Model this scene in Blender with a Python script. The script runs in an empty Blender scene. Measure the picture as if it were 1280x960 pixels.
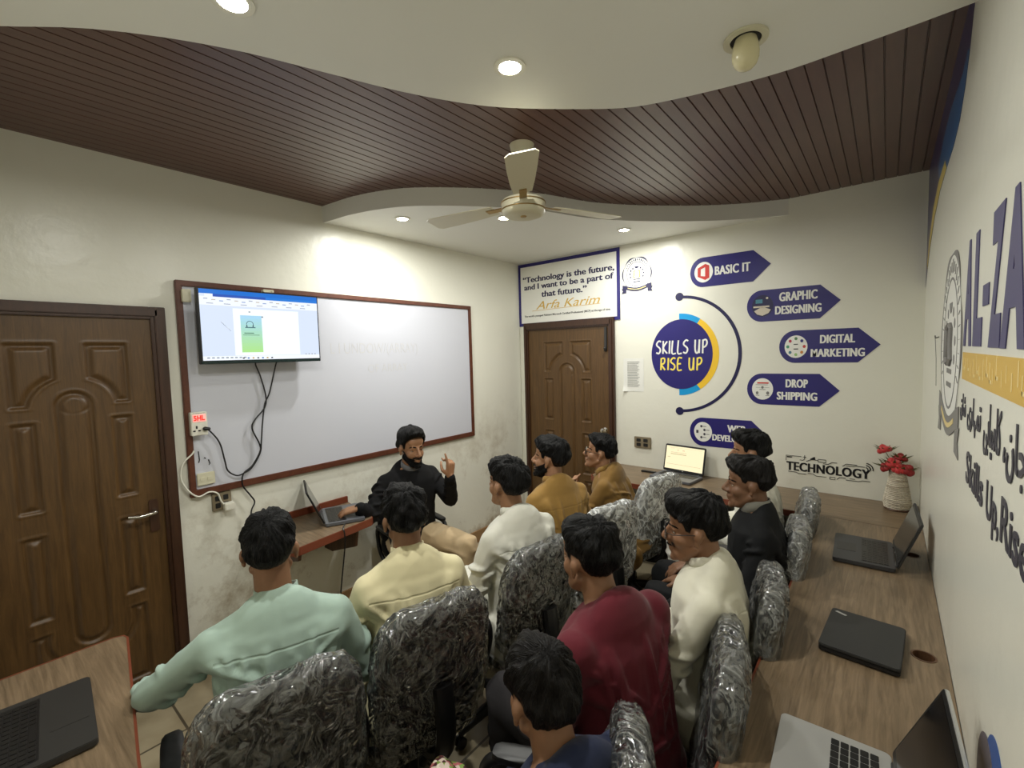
import bpy, bmesh, math, random
import numpy as np
from mathutils import Vector, Matrix, Euler
from mathutils.bvhtree import BVHTree
C = bpy.context.scene.collection
SC = bpy.context.scene
PI = math.pi
R = math.radians

# ------------------------------------------------------------------ camera, world, exposure
cam_d = bpy.data.cameras.new('camera')
cam = bpy.data.objects.new('camera', cam_d); C.objects.link(cam)
F_PX = 570.4
cam_d.sensor_fit = 'HORIZONTAL'; cam_d.sensor_width = 36.0
cam_d.lens = 36.0 * F_PX / 1280.0
cam_d.clip_start = 0.02
def cam_axes(yaw, pitch, roll):
    f = Vector((-math.sin(yaw)*math.cos(pitch), math.cos(yaw)*math.cos(pitch), -math.sin(pitch)))
    rt = Vector((math.cos(yaw), math.sin(yaw), 0)); up = rt.cross(f)
    return math.cos(roll)*rt + math.sin(roll)*up, -math.sin(roll)*rt + math.cos(roll)*up, f
_r, _u, _f = cam_axes(0.688525929, 0.0656443804, -0.0268045418)
cam.matrix_world = Matrix(((_r.x, _u.x, -_f.x, 0), (_r.y, _u.y, -_f.y, 0), (_r.z, _u.z, -_f.z, 1.79), (0, 0, 0, 1)))
SC.camera = cam
w = bpy.data.worlds.new('world'); SC.world = w; w.use_nodes = True
w.node_tree.nodes['Background'].inputs[0].default_value = (.05, .05, .05, 1)
w.node_tree.nodes['Background'].inputs[1].default_value = 0.2
SC.view_settings.view_transform = 'Standard'; SC.view_settings.look = 'None'
SC.view_settings.exposure = 0.12; SC.view_settings.gamma = 1.0; SC.view_settings.use_curve_mapping = False
SC.cycles.use_denoising = True
SC.cycles.max_bounces = 10; SC.cycles.diffuse_bounces = 8; SC.cycles.glossy_bounces = 4; SC.cycles.transparent_max_bounces = 14
SC.cycles.caustics_reflective = False; SC.cycles.caustics_refractive = False
SC.cycles.sample_clamp_indirect = 4.0
LAMP_W = 12.6
LAMP_COL = (1.0, 0.995, 0.93)

LX, RX, BY, FY = -3.001, 0.175, 3.805, -0.2       # wall planes
SOFF, CEIL = 2.719, 2.83

# ------------------------------------------------------------------ helpers
def lin(c):
    return tuple((x/255/12.92 if x/255 <= .04045 else ((x/255+.055)/1.055)**2.4) for x in c) + (1.0,)

def nt(name):
    m = bpy.data.materials.new(name); m.use_nodes = True
    t = m.node_tree; b = t.nodes['Principled BSDF']
    return m, t, b
def node(t, typ, **kw):
    n = t.nodes.new(typ)
    for k, v in kw.items(): setattr(n, k, v)
    return n
def mat(name, col, rough=.5, metal=0., emit=None, estr=0., spec=.5, bump=None, sheen=0.):
    m, t, b = nt(name)
    b.inputs['Base Color'].default_value = lin(col); b.inputs['Roughness'].default_value = rough
    b.inputs['Metallic'].default_value = metal; b.inputs['Specular IOR Level'].default_value = spec
    if sheen: b.inputs['Sheen Weight'].default_value = sheen
    if emit: b.inputs['Emission Color'].default_value = lin(emit); b.inputs['Emission Strength'].default_value = estr
    if bump:
        sc, st, di = bump
        tc = node(t, 'ShaderNodeTexCoord'); n = node(t, 'ShaderNodeTexNoise'); n.inputs['Scale'].default_value = sc
        n.inputs['Detail'].default_value = 5
        bp = node(t, 'ShaderNodeBump'); bp.inputs['Strength'].default_value = st; bp.inputs['Distance'].default_value = di
        t.links.new(tc.outputs['Object'], n.inputs['Vector']); t.links.new(n.outputs['Fac'], bp.inputs['Height'])
        t.links.new(bp.outputs['Normal'], b.inputs['Normal'])
    return m
def ramp(t, stops):
    r = node(t, 'ShaderNodeValToRGB'); e = r.color_ramp.elements
    while len(e) < len(stops): e.new(.5)
    for el, (p, c) in zip(e, stops): el.position = p; el.color = c
    return r
def wood(name, c1, c2, scale=(1, 1, 1), rough=.45, nscale=9., bumpd=.0015, knots=0.):
    m, t, b = nt(name)
    tc = node(t, 'ShaderNodeTexCoord'); mp = node(t, 'ShaderNodeMapping'); mp.inputs['Scale'].default_value = scale
    n = node(t, 'ShaderNodeTexNoise'); n.inputs['Scale'].default_value = nscale; n.inputs['Detail'].default_value = 8; n.inputs['Roughness'].default_value = .65
    n.inputs['Distortion'].default_value = .6 + knots
    r = ramp(t, [(.32, lin(c1)), (.68, lin(c2))])
    t.links.new(tc.outputs['Object'], mp.inputs[0]); t.links.new(mp.outputs[0], n.inputs['Vector'])
    t.links.new(n.outputs['Fac'], r.inputs[0]); t.links.new(r.outputs[0], b.inputs['Base Color'])
    bp = node(t, 'ShaderNodeBump'); bp.inputs['Strength'].default_value = .25; bp.inputs['Distance'].default_value = bumpd
    t.links.new(n.outputs['Fac'], bp.inputs['Height']); t.links.new(bp.outputs[0], b.inputs['Normal'])
    b.inputs['Roughness'].default_value = rough
    return m
def wall_paint(name, dirt):
    m, t, b = nt(name)
    tc = node(t, 'ShaderNodeTexCoord'); geo = node(t, 'ShaderNodeNewGeometry')
    sep = node(t, 'ShaderNodeSeparateXYZ'); t.links.new(geo.outputs['Position'], sep.inputs[0])
    n1 = node(t, 'ShaderNodeTexNoise'); n1.inputs['Scale'].default_value = 2.2; n1.inputs['Detail'].default_value = 9; n1.inputs['Roughness'].default_value = .72
    t.links.new(geo.outputs['Position'], n1.inputs['Vector'])
    r1 = ramp(t, [(.50, (0, 0, 0, 1)), (.72, (1, 1, 1, 1))]); t.links.new(n1.outputs['Fac'], r1.inputs[0])
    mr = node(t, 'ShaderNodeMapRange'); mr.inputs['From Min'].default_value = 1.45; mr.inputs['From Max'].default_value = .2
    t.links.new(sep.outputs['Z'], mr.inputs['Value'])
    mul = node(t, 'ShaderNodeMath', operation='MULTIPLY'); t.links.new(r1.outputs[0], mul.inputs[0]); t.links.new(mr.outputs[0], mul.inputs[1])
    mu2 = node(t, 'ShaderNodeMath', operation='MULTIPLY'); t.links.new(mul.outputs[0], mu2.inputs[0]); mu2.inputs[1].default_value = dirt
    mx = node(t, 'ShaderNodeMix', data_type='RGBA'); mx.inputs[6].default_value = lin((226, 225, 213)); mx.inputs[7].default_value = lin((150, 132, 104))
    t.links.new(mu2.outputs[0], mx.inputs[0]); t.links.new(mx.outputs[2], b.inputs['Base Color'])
    b.inputs['Roughness'].default_value = .28; b.inputs['Specular IOR Level'].default_value = .4
    n2 = node(t, 'ShaderNodeTexNoise'); n2.inputs['Scale'].default_value = 14; n2.inputs['Detail'].default_value = 6
    t.links.new(geo.outputs['Position'], n2.inputs['Vector'])
    bp = node(t, 'ShaderNodeBump'); bp.inputs['Strength'].default_value = .35; bp.inputs['Distance'].default_value = .006
    t.links.new(n2.outputs['Fac'], bp.inputs['Height']); t.links.new(bp.outputs[0], b.inputs['Normal'])
    return m
def fabric(name, col, seam=None, rough=.85, wr=1.0, sc=7.):
    m, t, b = nt(name)
    tc = node(t, 'ShaderNodeTexCoord')
    mp = node(t, 'ShaderNodeMapping'); mp.inputs['Scale'].default_value = (1.0, 1.2, .45); mp.inputs['Rotation'].default_value = (.5, .3, 0)
    n = node(t, 'ShaderNodeTexNoise', noise_type='RIDGED_MULTIFRACTAL'); n.inputs['Scale'].default_value = sc*.55; n.inputs['Detail'].default_value = 2; n.inputs['Distortion'].default_value = .8; n.normalize = True
    t.links.new(tc.outputs['Object'], mp.inputs[0]); t.links.new(mp.outputs[0], n.inputs['Vector'])
    h = n.outputs['Fac']
    b.inputs['Base Color'].default_value = lin(col); b.inputs['Roughness'].default_value = rough
    b.inputs['Specular IOR Level'].default_value = .25; b.inputs['Sheen Weight'].default_value = .12 if max(col) > 60 else 0.
    bp = node(t, 'ShaderNodeBump'); bp.inputs['Strength'].default_value = .6 * wr; bp.inputs['Distance'].default_value = .018
    t.links.new(h, bp.inputs['Height']); last = bp
    if seam:                                            # stitched yoke seam across the back
        sp = node(t, 'ShaderNodeSeparateXYZ'); t.links.new(tc.outputs['Object'], sp.inputs[0])
        s1 = node(t, 'ShaderNodeMath', operation='SUBTRACT'); t.links.new(sp.outputs['Z'], s1.inputs[0]); s1.inputs[1].default_value = seam
        s2 = node(t, 'ShaderNodeMath', operation='ABSOLUTE'); t.links.new(s1.outputs[0], s2.inputs[0])
        s3 = node(t, 'ShaderNodeMapRange'); s3.interpolation_type = 'SMOOTHSTEP'; s3.inputs['From Min'].default_value = 0; s3.inputs['From Max'].default_value = .006
        t.links.new(s2.outputs[0], s3.inputs['Value'])
        ya = node(t, 'ShaderNodeMath', operation='ABSOLUTE'); t.links.new(sp.outputs['Y'], ya.inputs[0])
        ym = node(t, 'ShaderNodeMath', operation='GREATER_THAN'); t.links.new(ya.outputs[0], ym.inputs[0]); ym.inputs[1].default_value = .172
        xm = node(t, 'ShaderNodeMath', operation='GREATER_THAN'); t.links.new(sp.outputs['X'], xm.inputs[0]); xm.inputs[1].default_value = .02
        s4 = node(t, 'ShaderNodeMath', operation='MAXIMUM'); t.links.new(s3.outputs[0], s4.inputs[0]); t.links.new(ym.outputs[0], s4.inputs[1])
        s5 = node(t, 'ShaderNodeMath', operation='MAXIMUM'); t.links.new(s4.outputs[0], s5.inputs[0]); t.links.new(xm.outputs[0], s5.inputs[1])
        b2 = node(t, 'ShaderNodeBump'); b2.inputs['Strength'].default_value = .45; b2.inputs['Distance'].default_value = .004
        t.links.new(s5.outputs[0], b2.inputs['Height']); t.links.new(bp.outputs[0], b2.inputs['Normal']); last = b2
    t.links.new(last.outputs[0], b.inputs['Normal'])
    return m
def plastic_film(name, haze):
    """crinkled clear film: flat little facets that glint, whitish along the creases"""
    m, t, b = nt(name); t.nodes.remove(b)
    out = t.nodes['Material Output']
    tc = node(t, 'ShaderNodeTexCoord')
    n = node(t, 'ShaderNodeTexNoise'); n.inputs['Scale'].default_value = 5; n.inputs['Detail'].default_value = 3
    t.links.new(tc.outputs['Object'], n.inputs['Vector'])
    mx = node(t, 'ShaderNodeMix', data_type='RGBA', blend_type='LINEAR_LIGHT'); mx.inputs[0].default_value = .16
    t.links.new(tc.outputs['Object'], mx.inputs[6]); t.links.new(n.outputs['Color'], mx.inputs[7])
    mp = node(t, 'ShaderNodeMapping'); mp.inputs['Scale'].default_value = (1, 1.25, .6); mp.inputs['Rotation'].default_value = (.5, 0, 0)
    t.links.new(mx.outputs[2], mp.inputs[0])
    v1 = node(t, 'ShaderNodeTexVoronoi', feature='F1'); v1.inputs['Scale'].default_value = 17
    v2 = node(t, 'ShaderNodeTexVoronoi', feature='DISTANCE_TO_EDGE'); v2.inputs['Scale'].default_value = 17
    v3 = node(t, 'ShaderNodeTexVoronoi', feature='F1'); v3.inputs['Scale'].default_value = 44
    for v in (v1, v2, v3): t.links.new(mp.outputs[0], v.inputs['Vector'])
    h = node(t, 'ShaderNodeMath', operation='MULTIPLY_ADD'); t.links.new(v3.outputs['Distance'], h.inputs[0]); h.inputs[1].default_value = .35; t.links.new(v1.outputs['Distance'], h.inputs[2])
    bp = node(t, 'ShaderNodeBump'); bp.inputs['Strength'].default_value = 1.; bp.inputs['Distance'].default_value = .022
    t.links.new(h.outputs[0], bp.inputs['Height'])
    tr = node(t, 'ShaderNodeBsdfTransparent'); tr.inputs[0].default_value = (.94, .95, .94, 1)
    gl = node(t, 'ShaderNodeBsdfGlossy'); gl.inputs['Roughness'].default_value = .13; gl.inputs['Color'].default_value = (1, 1, 1, 1)
    df = node(t, 'ShaderNodeBsdfDiffuse'); df.inputs[0].default_value = (.82, .84, .82, 1)
    t.links.new(bp.outputs[0], gl.inputs['Normal'])
    r = ramp(t, [(.0, (min(haze*2.2+.08, .9),)*3 + (1,)), (.10, (haze,)*3 + (1,)), (.4, (haze*.5,)*3 + (1,))]); t.links.new(v2.outputs['Distance'], r.inputs[0])
    m1 = node(t, 'ShaderNodeMixShader'); t.links.new(r.outputs[0], m1.inputs[0]); t.links.new(tr.outputs[0], m1.inputs[1]); t.links.new(df.outputs[0], m1.inputs[2])
    fr = node(t, 'ShaderNodeFresnel'); fr.inputs['IOR'].default_value = 1.45; t.links.new(bp.outputs[0], fr.inputs['Normal'])
    fa = node(t, 'ShaderNodeMath', operation='ADD'); t.links.new(fr.outputs[0], fa.inputs[0]); fa.inputs[1].default_value = .07; fa.use_clamp = True
    m2 = node(t, 'ShaderNodeMixShader'); t.links.new(fa.outputs[0], m2.inputs[0]); t.links.new(m1.outputs[0], m2.inputs[1]); t.links.new(gl.outputs[0], m2.inputs[2])
    t.links.new(m2.outputs[0], out.inputs['Surface'])
    return m
def lens_mat(name):
    m, t, b = nt(name); t.nodes.remove(b); out = t.nodes['Material Output']
    tr = node(t, 'ShaderNodeBsdfTransparent'); gl = node(t, 'ShaderNodeBsdfGlossy'); gl.inputs['Roughness'].default_value = .05
    fr = node(t, 'ShaderNodeFresnel'); fr.inputs['IOR'].default_value = 1.25; m2 = node(t, 'ShaderNodeMixShader')
    t.links.new(fr.outputs[0], m2.inputs[0]); t.links.new(tr.outputs[0], m2.inputs[1]); t.links.new(gl.outputs[0], m2.inputs[2]); t.links.new(m2.outputs[0], out.inputs['Surface']); return m
def hair_mat(name, col):
    m, t, b = nt(name)
    at = node(t, 'ShaderNodeAttribute', attribute_name='strand')
    n = node(t, 'ShaderNodeTexNoise'); n.inputs['Scale'].default_value = 5; n.inputs['Detail'].default_value = 4
    t.links.new(at.outputs['Vector'], n.inputs['Vector'])
    r = ramp(t, [(.35, lin((col[0]*.6, col[1]*.6, col[2]*.6))), (.7, lin(col))]); t.links.new(n.outputs['Fac'], r.inputs[0]); t.links.new(r.outputs[0], b.inputs['Base Color'])
    bp = node(t, 'ShaderNodeBump'); bp.inputs['Strength'].default_value = .9; bp.inputs['Distance'].default_value = .012
    t.links.new(n.outputs['Fac'], bp.inputs['Height']); t.links.new(bp.outputs[0], b.inputs['Normal'])
    b.inputs['Roughness'].default_value = .5; b.inputs['Specular IOR Level'].default_value = .22
    fd = node(t, 'ShaderNodeAttribute', attribute_name='fade'); n2 = node(t, 'ShaderNodeTexNoise'); n2.inputs['Scale'].default_value = 16; n2.inputs['Detail'].default_value = 2
    t.links.new(at.outputs['Vector'], n2.inputs['Vector'])
    ad = node(t, 'ShaderNodeMath', operation='ADD'); t.links.new(fd.outputs['Fac'], ad.inputs[0]); t.links.new(n2.outputs['Fac'], ad.inputs[1])
    al = node(t, 'ShaderNodeMapRange'); al.inputs['From Min'].default_value = .5; al.inputs['From Max'].default_value = .8; t.links.new(ad.outputs[0], al.inputs['Value'])
    t.links.new(al.outputs[0], b.inputs['Alpha'])
    return m

class MB:
    """collects vertices and faces of one mesh"""
    def __init__(s): s.v = []; s.f = []; s.n = 0; s.mi = []
    def add(s, vs, fs, mi=0):
        s.v.append(np.asarray(vs, float).reshape(-1, 3)); o = s.n
        s.f += [tuple(i + o for i in f) for f in fs]; s.mi += [mi]*len(fs); s.n += len(s.v[-1]); return s
    def verts(s): return np.concatenate(s.v) if s.v else np.zeros((0, 3))
    def mesh(s, name='m'):
        me = bpy.data.meshes.new(name); me.from_pydata(s.verts().tolist(), [], s.f); 
        if any(s.mi): me.polygons.foreach_set('material_index', s.mi)
        me.update(); return me
def grid_faces(nu, nv, wrap_u=False, flip=False):
    fs = []
    for j in range(nv - 1):
        for i in range(nu if wrap_u else nu - 1):
            a = j*nu + i; b = j*nu + (i+1) % nu; c = (j+1)*nu + (i+1) % nu; d = (j+1)*nu + i
            fs.append((d, c, b, a) if flip else (a, b, c, d))
    return fs
def ellipsoid(mb, c, r, M=None, nu=20, nv=12, e=1.0, mi=0):
    vs = []
    for j in range(1, nv):
        th = PI*j/nv - PI/2
        for i in range(nu):
            ph = 2*PI*i/nu
            q = [math.cos(th)*math.cos(ph), math.cos(th)*math.sin(ph), math.sin(th)]
            if e != 1.0:
                k = (abs(q[0])**(2/e) + abs(q[1])**(2/e) + abs(q[2])**(2/e))**(-e/2); q = [x*k for x in q]
            vs.append(q)
    vs.append((0, 0, -1)); vs.append((0, 0, 1))
    v = np.array(vs)*np.array(r)
    if M is not None: v = v @ np.array(M.to_3x3()).T
    v = v + np.array(c)
    fs = grid_faces(nu, nv-1, True)
    b, t_ = (nv-1)*nu, (nv-1)*nu+1
    for i in range(nu):
        fs.append((b, (i+1) % nu, i)); fs.append((t_, (nv-2)*nu+i, (nv-2)*nu+(i+1) % nu))
    mb.add(v, fs, mi)
def superbox(mb, c, h, M=None, e=.3, nu=32, nv=20, mi=0): ellipsoid(mb, c, h, M, nu, nv, e, mi)
def frame_of(d):
    d = Vector(d).normalized(); a = Vector((0, 0, 1)) if abs(d.z) < .9 else Vector((1, 0, 0))
    x = a.cross(d).normalized(); y = d.cross(x); return np.array(x), np.array(y), np.array(d)
def capsule(mb, p0, p1, r0, r1, n=16, mi=0):
    p0 = np.array(p0, float); p1 = np.array(p1, float); L = np.linalg.norm(p1-p0)
    x, y, d = frame_of(p1-p0 if L > 1e-6 else (0, 0, 1)); rings = []
    for a in (-75, -50, -25): rings.append((p0 + d*r0*math.sin(R(a)), r0*math.cos(R(a))))
    rings += [(p0, r0), (p0*.5+p1*.5, (r0+r1)/2), (p1, r1)]
    for a in (25, 50, 75): rings.append((p1 + d*r1*math.sin(R(a)), r1*math.cos(R(a))))
    vs = []
    for c, r in rings:
        for i in range(n): vs.append(c + r*(x*math.cos(2*PI*i/n) + y*math.sin(2*PI*i/n)))
    fs = grid_faces(n, len(rings), True)
    fs.append(tuple(range(n))[::-1]); fs.append(tuple((len(rings)-1)*n + i for i in range(n)))
    mb.add(vs, fs, mi)
def chain(mb, pts, rs, n=16, mi=0):
    for a, b, r0, r1 in zip(pts[:-1], pts[1:], rs[:-1], rs[1:]): capsule(mb, a, b, r0, r1, n, mi)
def tube(mb, pts, r, n=8, closed=False, mi=0):
    pts = [Vector(p) for p in pts]; N = len(pts); vs = []
    prev = None
    for i, p in enumerate(pts):
        if closed: d = pts[(i+1) % N] - pts[i-1]
        else: d = pts[min(i+1, N-1)] - pts[max(i-1, 0)]
        d.normalize()
        if prev is None: x, y, _ = frame_of(d); x = Vector(x)
        else: x = (prev - d*prev.dot(d)).normalized()
        prev = x; y = d.cross(x)
        rr = r[i] if isinstance(r, (list, tuple)) else r
        for k in range(n): vs.append(p + rr*(x*math.cos(2*PI*k/n) + y*math.sin(2*PI*k/n)))
    fs = grid_faces(n, N, True)
    if closed:
        for k in range(n): fs.append(((N-1)*n+k, (N-1)*n+(k+1) % n, (k+1) % n, k))
    else:
        fs.append(tuple(range(n))[::-1]); fs.append(tuple((N-1)*n + i for i in range(n)))
    mb.add(vs, fs, mi)
def smooth_path(pts, n=6):
    pts = [np.array(p, float) for p in pts]; out = []
    P = [2*pts[0]-pts[1]] + pts + [2*pts[-1]-pts[-2]]
    for i in range(1, len(P)-2):
        for k in range(n):
            t = k/n; a, b, c, d = P[i-1], P[i], P[i+1], P[i+2]
            out.append(.5*((2*b) + (-a+c)*t + (2*a-5*b+4*c-d)*t*t + (-a+3*b-3*c+d)*t**3))
    out.append(pts[-1]); return [tuple(p) for p in out]
def box(mb, lo, hi, M=None, mi=0):
    x0, y0, z0 = lo; x1, y1, z1 = hi
    v = np.array([(x0, y0, z0), (x1, y0, z0), (x1, y1, z0), (x0, y1, z0), (x0, y0, z1), (x1, y0, z1), (x1, y1, z1), (x0, y1, z1)], float)
    if M is not None: v = np.array([M @ Vector(p) for p in v])
    mb.add(v, [(0, 3, 2, 1), (4, 5, 6, 7), (0, 1, 5, 4), (1, 2, 6, 5), (2, 3, 7, 6), (3, 0, 4, 7)], mi)
def lathe(mb, prof, c=(0, 0, 0), n=32, mi=0, M=None):
    vs = []
    for r, z in prof:
        for i in range(n): vs.append((r*math.cos(2*PI*i/n), r*math.sin(2*PI*i/n), z))
    vs = np.array(vs)
    if M is not None: vs = np.array([M @ Vector(p) for p in vs])
    mb.add(vs + np.array(c), grid_faces(n, len(prof), True) + [tuple(range(n))[::-1], tuple((len(prof)-1)*n+i for i in range(n))], mi)
# plane mappings: (u along the wall, v up, d off the wall)
def on_back(u, v, d): return (u, BY - d, v)
def on_left(u, v, d): return (LX + d, u, v)
def on_right(u, v, d): return (RX - d, u, v)
def on_top(u, v, d): return (u, v, d)
FLIP = {on_back: True, on_left: True, on_right: False, on_top: True}
def prism(mb, pts, mp, d0, d1, mi=0):
    n = len(pts); A = sum(pts[i][0]*pts[(i+1) % n][1] - pts[(i+1) % n][0]*pts[i][1] for i in range(n))
    if A < 0: pts = pts[::-1]
    vs = [mp(u, v, d0) for u, v in pts] + [mp(u, v, d1) for u, v in pts]
    fs = [tuple(range(n))[::-1], tuple(range(n, 2*n))] + [(i, (i+1) % n, n+(i+1) % n, n+i) for i in range(n)]
    if mp is on_right: fs = [f[::-1] for f in fs]
    mb.add(vs, fs, mi)
def strip(mb, a, b, mp, d0, d1, closed=False, mi=0):
    n = len(a); rng = n if closed else n-1
    vs = [mp(*p, d0) for p in a] + [mp(*p, d0) for p in b] + [mp(*p, d1) for p in a] + [mp(*p, d1) for p in b]; fs = []
    for i in range(rng):
        j = (i+1) % n
        fs += [(2*n+i, 2*n+j, 3*n+j, 3*n+i), (i, n+i, n+j, j), (i, j, 2*n+j, 2*n+i), (n+j, n+i, 3*n+i, 3*n+j)]
    if not closed: fs += [(0, 2*n, 3*n, n), (n-1, 2*n-1, 4*n-1, 3*n-1)]
    mb.add(vs, fs, mi)
def ell(cx, cy, rx, ry=None, a0=0, a1=360, n=48):
    ry = ry or rx; k = n if a1-a0 >= 360 else n+1
    return [(cx + rx*math.cos(R(a0 + (a1-a0)*i/n)), cy + ry*math.sin(R(a0 + (a1-a0)*i/n))) for i in range(k)]
def rrect(x0, y0, x1, y1, r, n=5):
    p = []
    for cx, cy, a in ((x1-r, y0+r, -90), (x1-r, y1-r, 0), (x0+r, y1-r, 90), (x0+r, y0+r, 180)):
        for i in range(n+1): p.append((cx + r*math.cos(R(a + 90*i/n)), cy + r*math.sin(R(a + 90*i/n))))
    return p

def tag(o, label=None, cat=None, group=None, kind=None):
    if label: o['label'] = label
    if cat: o['category'] = cat
    if group: o['group'] = group
    if kind: o['kind'] = kind
    return o
def link_mesh(name, me, m, parent=None, smooth=True, local=False):
    """links a mesh built in world (or, with local, in its thing's) coordinates; its origin goes to its own base"""
    n = len(me.vertices); co = np.empty(n*3); me.vertices.foreach_get('co', co); co = co.reshape(-1, 3)
    c = np.zeros(3)
    if not local and n:
        lo, hi = co.min(0), co.max(0); c = np.array([(lo[0]+hi[0])/2, (lo[1]+hi[1])/2, lo[2]])
        me.vertices.foreach_set('co', (co - c).ravel()); me.update()
    o = bpy.data.objects.new(name, me); C.objects.link(o)
    for x in (m if isinstance(m, (list, tuple)) else [m]): me.materials.append(x)
    if smooth:
        me.polygons.foreach_set('use_smooth', [True]*len(me.polygons))
        if smooth != 'full':
            try: me.set_sharp_from_angle(angle=R(38))
            except Exception: pass
    o.location = Vector(c)
    if parent is not None:
        o.parent = parent
        if not local: o.location = Vector(c) - world_loc(parent)
    return o
def world_loc(o):
    l = Vector(o.location)
    while o.parent is not None: o = o.parent; l = l + Vector(o.location)
    return l
def obj(name, mb, m, parent=None, smooth=True, local=False, bevel=0.):
    me = mb.mesh(name)
    if bevel:
        bm = bmesh.new(); bm.from_mesh(me); bmesh.ops.bevel(bm, geom=[e for e in bm.edges if len(e.link_faces) == 2 and e.calc_face_angle(0) > .6], offset=bevel, segments=2, affect='EDGES'); bm.to_mesh(me); bm.free()
    return link_mesh(name, me, m, parent, smooth, local)
def empty(name, loc, rz=0):
    o = bpy.data.objects.new(name, None); C.objects.link(o); o.location = loc; o.rotation_euler = (0, 0, rz); o.empty_display_size = .1
    return o
def copy_tree(o, parent=None):
    c = o.copy(); C.objects.link(c)
    if parent is not None: c.parent = parent; c.matrix_parent_inverse = o.matrix_parent_inverse
    for ch in list(o.children): copy_tree(ch, c)
    return c
def struct(name, mb, m, smooth=True, parent=None, bevel=0.):
    o = obj(name, mb, m, parent, smooth, bevel=bevel)
    if parent is None: o['kind'] = 'structure'
    return o
DG = bpy.context.evaluated_depsgraph_get
def text_shape(body, offset=0., shear=0., spacing=1.):
    cu = bpy.data.curves.new('lettering', 'FONT'); cu.body = body; cu.size = 1.; cu.offset = offset; cu.shear = shear
    cu.space_character = spacing; cu.resolution_u = 3; cu.align_x = 'LEFT'; cu.fill_mode = 'FRONT'
    o = bpy.data.objects.new('lettering', cu); C.objects.link(o)
    bpy.context.view_layer.update()
    me = bpy.data.meshes.new_from_object(o.evaluated_get(DG())); bpy.data.objects.remove(o); bpy.data.curves.remove(cu)
    return me
def letters(mb, body, u0, u1, v0, v1, mp, d0, d1, offset=0., shear=0., spacing=1., mi=0):
    """text fitted to the box u0..u1, v0..v1 on a wall"""
    me = text_shape(body, offset, shear, spacing); bm = bmesh.new(); bm.from_mesh(me); bpy.data.meshes.remove(me)
    bmesh.ops.remove_doubles(bm, verts=bm.verts, dist=1e-5)
    if not bm.verts: bm.free(); return
    xs = [v.co.x for v in bm.verts]; ys = [v.co.y for v in bm.verts]; x0, x1, y0, y1 = min(xs), max(xs), min(ys), max(ys)
    base = [f for f in bm.faces]
    r = bmesh.ops.extrude_face_region(bm, geom=base)
    for g in r['geom']:
        if isinstance(g, bmesh.types.BMVert): g.co.z = 1
    bm.verts.index_update()
    vs = [mp(u0 + (u1-u0)*(v.co.x-x0)/max(x1-x0, 1e-6), v0 + (v1-v0)*(v.co.y-y0)/max(y1-y0, 1e-6), d0 + (d1-d0)*v.co.z) for v in bm.verts]
    mb.add(vs, [tuple(v.index for v in f.verts) for f in bm.faces], mi); bm.free()
def strokes(mb, lines, u0, v0, sx, sy, mp, d, rad, mi=0):
    for ln in lines:
        p = [mp(u0 + sx*x, v0 + sy*y, d) for x, y in ln]; tube(mb, p, rad, 6, mi=mi)
def remesh(mb, voxel, smooth=4, name='remesh'):
    me = mb.mesh(name); o = bpy.data.objects.new(name, me); C.objects.link(o)
    m = o.modifiers.new('r', 'REMESH'); m.mode = 'VOXEL'; m.voxel_size = voxel
    s = o.modifiers.new('s', 'SMOOTH'); s.factor = .5; s.iterations = smooth
    bpy.context.view_layer.update()
    out = bpy.data.meshes.new_from_object(o.evaluated_get(DG())); bpy.data.objects.remove(o); bpy.data.meshes.remove(me)
    out.materials.clear(); out.name = name
    return out
def get_co(me):
    a = np.empty(len(me.vertices)*3); me.vertices.foreach_get('co', a); return a.reshape(-1, 3)
def get_no(me):
    a = np.empty(len(me.vertices)*3); me.vertex_normals.foreach_get('vector', a); return a.reshape(-1, 3)
def set_co(me, co): me.vertices.foreach_set('co', np.ascontiguousarray(co).ravel()); me.update()
def vnoise(p, seed=0):
    p = np.asarray(p, float) + seed*17.13; i = np.floor(p).astype(np.int64); f = p - i; f = f*f*(3-2*f); out = 0
    for dx in (0, 1):
        for dy in (0, 1):
            for dz in (0, 1):
                n = (i[:, 0]+dx)*374761393 + (i[:, 1]+dy)*668265263 + (i[:, 2]+dz)*2147483647
                n = (n ^ (n >> 13)) * 1274126177 & 0x7fffffff
                hsh = ((n ^ (n >> 16)) & 0xffff)/65535.
                wgt = (f[:, 0] if dx else 1-f[:, 0])*(f[:, 1] if dy else 1-f[:, 1])*(f[:, 2] if dz else 1-f[:, 2])
                out = out + hsh*wgt
    return out

# ------------------------------------------------------------------ materials
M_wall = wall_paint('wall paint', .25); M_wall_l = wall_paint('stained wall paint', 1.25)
M_soff = mat('soffit paint', (226, 226, 220), .5, spec=.3, bump=(40, .15, .002))
M_door = wood('door wood', (74, 52, 26), (98, 71, 38), (7, 7, .55), .42, 7, .0012, .6)
M_frame = wood('door frame wood', (52, 31, 19), (70, 43, 27), (6, 6, .5), .4, 8)
M_bframe = wood('board frame wood', (78, 40, 26), (98, 54, 36), (2, 2, 2), .4, 12)
M_top = wood('laminate top', (97, 81, 62), (135, 115, 91), (7, .45, 7), .38, 10, .0004)
M_topx = wood('laminate top crosswise', (97, 81, 62), (135, 115, 91), (.45, 7, 7), .38, 10, .0004)
M_edge = mat('desk edge band', (118, 60, 40), .4)
M_panel = wood('desk panel', (66, 44, 30), (98, 68, 46), (6, 6, .7), .45, 8)
M_navy = mat('navy vinyl', (38, 32, 108), .35)
M_navy2 = mat('dark navy vinyl', (28, 26, 72), .35)
M_white = mat('white vinyl', (232, 232, 226), .4)
M_board = mat('whiteboard surface', (198, 200, 210), .25, spec=.4)
M_ghost = mat('faint rubbed marker', (194, 194, 198), .35)
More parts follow.
